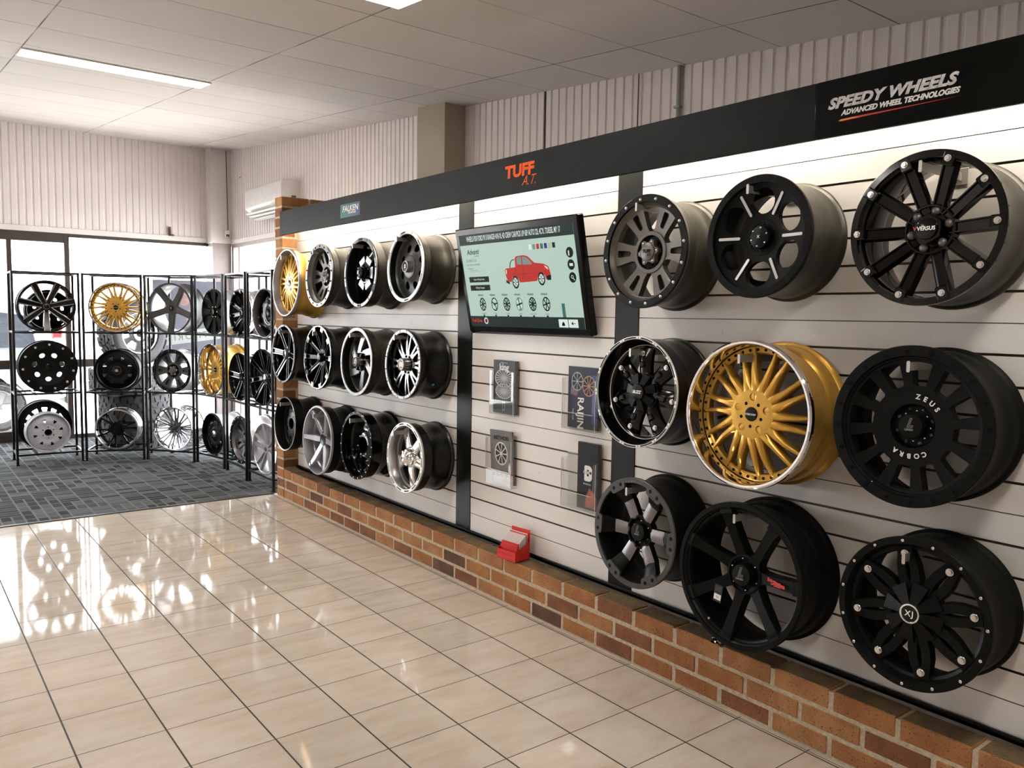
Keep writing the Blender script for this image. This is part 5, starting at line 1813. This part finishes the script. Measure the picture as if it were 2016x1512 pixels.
def art_method(t, m, W, H, z):
    m.box(-W / 2, W / 2, 0, H, z - .0005, z + .0006, 0)
    m.add([(-W / 2, 0, z + .0008), (W / 2, 0, z + .0008), (W / 2, H * .19, z + .0008), (-W / 2, H * .23, z + .0008)], [(0, 1, 2, 3)], 1)
    wheel_pic(m, 0, H * .57, W * .33, z + .0012, 1, 9, .9, 2)
    for k in range(5):
        wheel_pic(m, -W * .38 + W * .19 * k, H * .19, W * .085, z + .0012, 2, 5, .85)
    m.add([(W * .38, H * .2, z + .0009), (W * .5, H * .2, z + .0009), (W * .5, H * .34, z + .0009), (W * .38, H * .32, z + .0009)], [(0, 1, 2, 3)], 3)
    mk(m, [P_STONE, P_LT, P_DK, P_OR], t)
    put('lettering', text_mesh('METHOD', .030, P_DK, bold=.0010, sx=1.1), t, T((0.004, H * .86, z + .0012)))
def art_diesel(t, m, W, H, z):
    m.box(-W / 2, W / 2, 0, H, z - .0005, z + .0006, 0)
    m.add([(-W * .1, H * .03, z + .0008), (W * .45, H * .03, z + .0008), (W * .45, H * .22, z + .0008), (W * .1, H * .33, z + .0008), (-W * .05, H * .2, z + .0008)], [(0, 1, 2, 3, 4)], 1)
    D = [(-.022, .425 * H), (.018, .425 * H), (.032, .46 * H), (.032, .62 * H), (.018, .66 * H), (-.022, .66 * H)]
    m.plate(rnd(D, .008), [rnd([(-.004, .50 * H), (.010, .50 * H), (.010, .60 * H), (-.004, .60 * H)], .003)], lambda x, y: z + .0012, .0004, (2, 2), .02)
    m.add([(-.036, .535 * H, z + .0016), (.028, .535 * H, z + .0016), (.028, .575 * H, z + .0016), (-.036, .575 * H, z + .0016)], [(0, 1, 2, 3)], 0)
    mk(m, [P_DK, P_OR, DECAL_W], t)
    put('lettering', text_mesh('DIESEL', .016, DECAL_W, bold=.0004), t, T((-.004, H * .555, z + .0020)))
    put('lettering', text_mesh('WHEELS', .010, DECAL_W, space=1.6), t, T((-.002, H * .38, z + .0014)))
h1 = [(1.105, 1.005, .22, .27, 'clear holder with black brochures picturing silver wheels, left of the upper pair'), (.475, .995, .24, .28, 'clear holder with a navy brochure turned sideways, right of the upper pair'),
      (1.125, .605, .235, .29, 'clear holder with a stone-grey brochure, below the black wheel brochures'), (.465, .600, .25, .27, 'half-empty clear holder with slim black brochures, lower right')]
for a in h1:
    holder(*a)
brochure(1.100, 1.010, .195, .295, 9, 'stack of black brochures with two silver wheel pictures, upper left holder', art_king)
brochure(.468, 1.000, .215, .305, 6, 'navy brochure with bronze wheel and large sideways white letters', art_raijin)
brochure(1.115, .612, .20, .30, 5, 'stone-grey brochure with a big round wheel picture, curling at the top', art_method, lean=.035, roll=.03)
brochure(.415, .606, .145, .33, 8, 'slim black brochure with a big white D mark and orange flame', art_diesel)

# ------------------------------------------------------------------ red card box on the ledge
REDC = mat('red_card', (.62, .022, .018), .45); WHP = mat('white_card', (.68, .60, .58), .6)
bx = thing('card_box', 'red cardboard box of cards on the brick ledge under the screen', 'box', T((.062, .905, .2555)) @ RZ(R_(6)))
W2, D2 = .07, .055
m = MB(); m.box(-D2, D2, -W2, W2, 0, .002)
m.add([(-D2, -W2, 0), (-D2, W2, 0), (-D2, W2, .052), (-D2, -W2, .052)], [(0, 1, 2, 3)])
for y in (-W2, W2):
    m.add([(-D2, y, 0), (D2, y, 0), (D2, y, .095), (-D2, y, .052), (-D2, y + .0015, 0), (D2, y + .0015, 0), (D2, y + .0015, .095), (-D2, y + .0015, .052)], [(0, 1, 2, 3), (7, 6, 5, 4), (3, 2, 6, 7)])
m.box(D2 - .002, D2, -W2, W2, 0, .155)
put('tray', m.mesh('tray', [REDC], 0), bx)
m = MB()
for k in range(10):
    m.add([(-D2 - .0004, -W2 + .006 + .013 * k, .030), (-D2 - .0004, -W2 + .012 + .013 * k, .030), (-D2 - .0004, -W2 + .012 + .013 * k, .0325), (-D2 - .0004, -W2 + .006 + .013 * k, .0325)], [(0, 1, 2, 3)])
for k in range(8):
    m.add([(-D2 + .006 + .0125 * k, -W2 - .0004, .034), (-D2 + .012 + .0125 * k, -W2 - .0004, .036), (-D2 + .012 + .0125 * k, -W2 - .0004, .038), (-D2 + .006 + .0125 * k, -W2 - .0004, .036)], [(0, 1, 2, 3)])
put('printed_dashes', m.mesh('printed_dashes', [P_DK], 0), bx)
for k in range(14):
    x0 = -D2 + .020 + .0058 * k
    h_ = .082 + .0042 * k - (.012 if k == 0 else 0)
    m = MB(); m.box(x0, x0 + .0035, -W2 + .008, W2 - .004 - (k % 2) * .002, .003, h_)
    o = put('card', m.mesh('card', [REDC if k < 3 or k == 12 else WHP], 0), None, bx.matrix_world @ T((0, 0, 0)))
    if k < 3 or k == 12:
        tag(o, 'red card standing upright in the red box on the brick ledge', 'card', 'red cards in the red box')
    else:
        tag(o, 'white card standing upright in the red box on the brick ledge', 'card', 'white cards in the red box')

# ------------------------------------------------------------------ fixtures on the walls
ACW = mat('air_conditioner_white', (.74, .71, .69), .35)
ac = thing('air_conditioner', 'white split-system air conditioner high on the right wall above the racks', 'air conditioner', T((XW, 6.62, 2.62)))
m = MB()
pf = [(0, 0.05), (-.06, .04), (-.11, .055), (-.165, .10), (-.215, .135), (-.225, .16), (-.222, .33), (-.205, .36), (-.17, .37), (0, .37)]
n = len(pf)
for y, o_ in ((-.56, 0), (.56, 0)):
    pass
ys = [-.57, -.55, .50, .57]
sc = [.96, 1, 1, .90]
vs = [(x * c, y, .185 + (z - .185) * c) for y, c in zip(ys, sc) for x, z in pf]
fs = [(i * n + k, i * n + (k + 1) % n, (i + 1) * n + (k + 1) % n, (i + 1) * n + k) for i in range(3) for k in range(n)] + [tuple(range(n)), tuple(range(4 * n - 1, 3 * n - 1, -1))]
m.add(vs, fs)
put('casing', m.mesh('casing', [ACW], 40), ac)
m = MB(); m.box(-.20, -.07, -.52, .50, -.004, .004, M=T((0, 0, .088)) @ Matrix.Rotation(.55, 4, 'Y') @ T((.06, 0, -.045))); put('outlet', m.mesh('outlet', [GUN], 0), ac)
for k in range(3):
    m = MB(); m.box(-.040, .03, -.53, .50, -.004, .004, bev=.003)
    put('louvre', m.mesh('louvre', [DECAL_W], 0), ac, T((-.185 + .045 * k, 0, .075 - .026 * k)) @ Matrix.Rotation(.15, 4, 'Y'))
m = MB(); m.box(-.10, -.05, -.575, -.571, .09, .20); put('side_label', m.mesh('side_label', [GUN], 0), ac)
sn = thing('alarm_sensor', 'small white alarm sensor on the corner column at the end of a dark cable', 'sensor', T((1.005, YB - .2, 2.56)))
m = MB(); m.box(-.035, .035, -.04, 0, -.045, .055, bev=.012); put('casing', m.mesh('casing', [ACW], 30), sn)
m = MB(); m.box(-.022, .022, -.043, -.038, -.035, -.005, bev=.002); put('lens', m.mesh('lens', [GUN], 0), sn)
m = MB(); m.cyl((1.02, YB - .207, 2.61), (1.005, YB - .207, ceil_z(YB) - .03), .006, 8)
tag(put('cable', m.mesh('cable', [mat('cable_grey', (.12, .10, .09), .6)])), 'dark cable running down the corner column to the white alarm sensor', 'cable')
m = MB(); m.cyl((XW - .013, .72, 2.38), (XW - .013, .72, ceil_z(.72)), .0125, 12)
for z in (2.75,):
    m.box(XW - .03, XW, .70, .74, z, z + .012)
tag(put('conduit', m.mesh('conduit', [mat('conduit_grey', (.30, .29, .26), .5)])), 'grey conduit running up the ribbed wall above the fascia board', 'pipe')
m = MB(); m.box(-.012, .012, -.03, 0, 0, .10, bev=.003); m.box(-.012, .05, -.034, -.004, -.012, .006, bev=.003)
tag(put('rusty_bracket', m.mesh('rusty_bracket', [mat('rust', (.10, .05, .03), .8, var=(60, .5))], 0), None, T((.345, YB - .012, 2.515))), 'small rusty bracket on the ribbed wall over the shop window', 'bracket')
for y_, z_, l in ((7.9, 3.25, 'dark nail in the ribbed wall left of the air conditioner'), (-0.0, 0, '')):
    if l:
        m = MB(); m.cyl((XW + .01, y_, z_), (XW - .012, y_, z_), .006, 8)
        tag(put('nail', m.mesh('nail', [GUND])), l, 'nail')

m = MB()
rr = random.Random(5)
pts = [(rr.uniform(.010, .020), 2 * PI * k / 9) for k in range(9)]
for j in range(3):
    m.add([((r_k * (1 - .28 * j)) * math.cos(a_k + j), (r_k * (1.3 - .2 * j)) * math.sin(a_k + j), .011 * j + rr.uniform(-.002, .004)) for r_k, a_k in pts] + [(0, 0, .012 * j + .010)], [(k, (k + 1) % 9, 9) for k in range(9)] + [tuple(range(9))[::-1]])
tag(put('foil_scrap', m.mesh('foil_scrap', [CHROME], 0), None, T((.028, -.468, .256))), 'crumpled scrap of silver foil on the brick ledge under the big seven-spoke wheel', 'scrap')

SIGNP = mat('pale_sign', (.115, .115, .14), .6, spec=.1, var=(5, .12)); SIGNL = mat('sign_strip', (.22, .24, .22), .5); SIGNR = mat('sign_reddish', (.20, .10, .09), .55, var=(9, .4))
sg = thing('window_sign', 'pale grey sign with mirrored letters by the corner column behind the racks', 'sign', frame((.50, 8.225, 1.49), (0, -1, 0)))
m = MB(); m.box(-.42, .43, -.60, .45, -.012, 0, bev=.002); put('panel', m.mesh('panel', [SIGNP], 0), sg)
m = MB(); m.add([(-.41, -.385, .0006), (.40, -.285, .0006), (.40, -.13, .0006), (-.41, -.215, .0006)], [(0, 1, 2, 3)]); m.xf(Matrix.Identity(4)); put('pale_strip', m.mesh('pale_strip', [SIGNL], 0), sg)
m = MB()
for k in range(7):
    x = -.36 + .115 * k
    m.plate(ell(0, 0, .05 + .012 * (k % 3), .085 - .01 * (k % 2), 14), [], lambda a, b: 0, .0002, (0, 0), .05)
    m.v[-0:] = m.v[-0:]
put('printed_pattern', (lambda mm: ([mm.poly([(x + (.05 + .01 * (i % 3)) * math.cos(t * PI / 7), y + .09 * math.sin(t * PI / 7)) for t in range(14)], 0, 0) for i, (x, y) in enumerate(((-.30, .20), (-.17, .12), (-.05, .22), (.08, .10), (.2, .19), (.32, .08), (.02, .0)))], mm.mesh('printed_pattern', [SIGNR], 0))[1])(MB()), sg, T((0, 0, .0006)))
me = text_mesh('AUTHORISED', .115, mat('sign_letter', (.06, .07, .065), .5), space=1.35)
me.transform(Matrix.Diagonal((-1, 1, 1, 1)))
put('lettering', me, sg, T((-.0, -.255, .0012)) @ RZ(.115))

# ------------------------------------------------------------------ outside
m = MB(); m.box(-40, 40, YB + .14, 70, -.16, -.06)
struct(put('ground', m.mesh('ground', [CONC], 0)))
m = MB(); m.box(XW + .13, 40, -10, YB + .14, -.16, -.06)
struct(put('ground', m.mesh('ground', [CONC], 0)))
PAINTC = mat('silver_white_car_paint', (.62, .70, .74), .25, metal=.1, coat=.8); CGLS = mat('dark_car_glass', (.03, .035, .045), .06, coat=.5); TAIL = mat('red_tail_lamp', (.6, .01, .012), .2, emit=1.6, emit_col=(1, .03, .03)); TRIMC = mat('car_trim', (.03, .03, .03), .5)
CX, CY = -.62, 9.95
car = thing('car', 'pale silver car with dark windows and a red tail lamp parked outside the door', 'car', T((CX, CY, -.06)))
def P(x, z): return (-x, z)
side = [(0.02, .42), (0.0, .62), (.03, .95), (.10, 1.05), (.16, 1.30), (.30, 1.62), (.60, 1.70), (2.2, 1.70), (2.55, 1.62), (3.20, 1.16), (3.9, 1.05), (4.35, .92), (4.45, .60), (4.40, .34),
        (3.98, .30), (3.92, .50), (3.78, .66), (3.60, .72), (3.42, .66), (3.28, .50), (3.22, .28), (1.18, .28), (1.12, .50), (.98, .66), (.80, .72), (.62, .66), (.48, .50), (.42, .32)]
m = MB()
n = len(side)
wid = [(0.0, .93), (.08, 1.0), (1.70, 1.0), (1.78, .93)]
vs = []
for y, c in wid:
    for x, z in side:
        ty = y
        if z > 1.1:
            ty = y + (.16 if y < .9 else -.16) * (z - 1.1) / .6
        vs.append((-x, ty, z if c == 1 else (z - .9) * .985 + .9))
fs = [(i * n + k, i * n + (k + 1) % n, (i + 1) * n + (k + 1) % n, (i + 1) * n + k) for i in range(3) for k in range(n)]
fs += [tuple(range(n))[::-1], tuple(range(3 * n, 4 * n))]
m.add(vs, fs)
put('body', m.mesh('body', [PAINTC], 30), car)
m = MB()
for pts in ([(.34, 1.10), (.42, 1.52), (1.02, 1.60), (1.02, 1.10)], [(1.10, 1.10), (1.10, 1.60), (1.98, 1.60), (1.98, 1.10)], [(2.06, 1.10), (2.06, 1.60), (2.30, 1.59), (2.98, 1.14)]):
    q = [(-x, -.004 + (.16 * (z - 1.1) / .6 if z > 1.1 else 0) + .004, z) for x, z in pts]
    q = [(x, y - .008, z) for x, y, z in q]
    m.add(q + [(x, y + .02, z) for x, y, z in q], [(0, 1, 2, 3), (0, 4, 5, 1), (1, 5, 6, 2), (2, 6, 7, 3), (3, 7, 4, 0)])
put('side_window', m.mesh('side_window', [CGLS], 0), car)
m = MB(); m.box(-.17, -.03, -.012, .05, 1.22, 1.42, bev=.02, M=Matrix.Shear('XY', 4, (0, 0)) if False else None)
o = put('tail_lamp', m.mesh('tail_lamp', [TAIL], 30), car); o['label'] = 'red tail lamp'
m = MB(); m.box(-.02, .04, .05, 1.73, .32, .62, bev=.03); put('rear_bumper', m.mesh('rear_bumper', [TRIMC], 0), car)
twc = tyre_mesh(.325, .22, .21, 40)
for x in (.80, 3.60):
    for y, sgn in ((.105, 1), (1.675, -1)):
        w_ = put('car_wheel', None, car, T((-x, y, .325)) @ Matrix.Rotation(sgn * PI / 2, 4, 'X'))
        put('tyre', twc, w_)
        m = MB().lathe([(.225, .09), (.215, .10), (.19, .06), (.06, .075), (0, .08)], 30)
        for k in range(5):
            m.add([(v[0], v[1], .085) for v in rot2([(.03, -.03), (.2, -.035), (.2, .035), (.03, .03)], 2 * PI * k / 5)], [(0, 1, 2, 3)], 1)
        put('wheel_trim', m.mesh('wheel_trim', [SILVER, SILVER], 30), w_)
m = MB(); m.cyl((.985, 9.0, -.06), (.985, 9.0, .33), .022, 12); m.lathe([(0, .345), (.018, .34), (.024, .33)], 12, M=T((.985, 9.0, 0)))
tag(put('bollard', m.mesh('bollard', [BRONZE])), 'thin brown post standing outside the window near the corner', 'bollard')
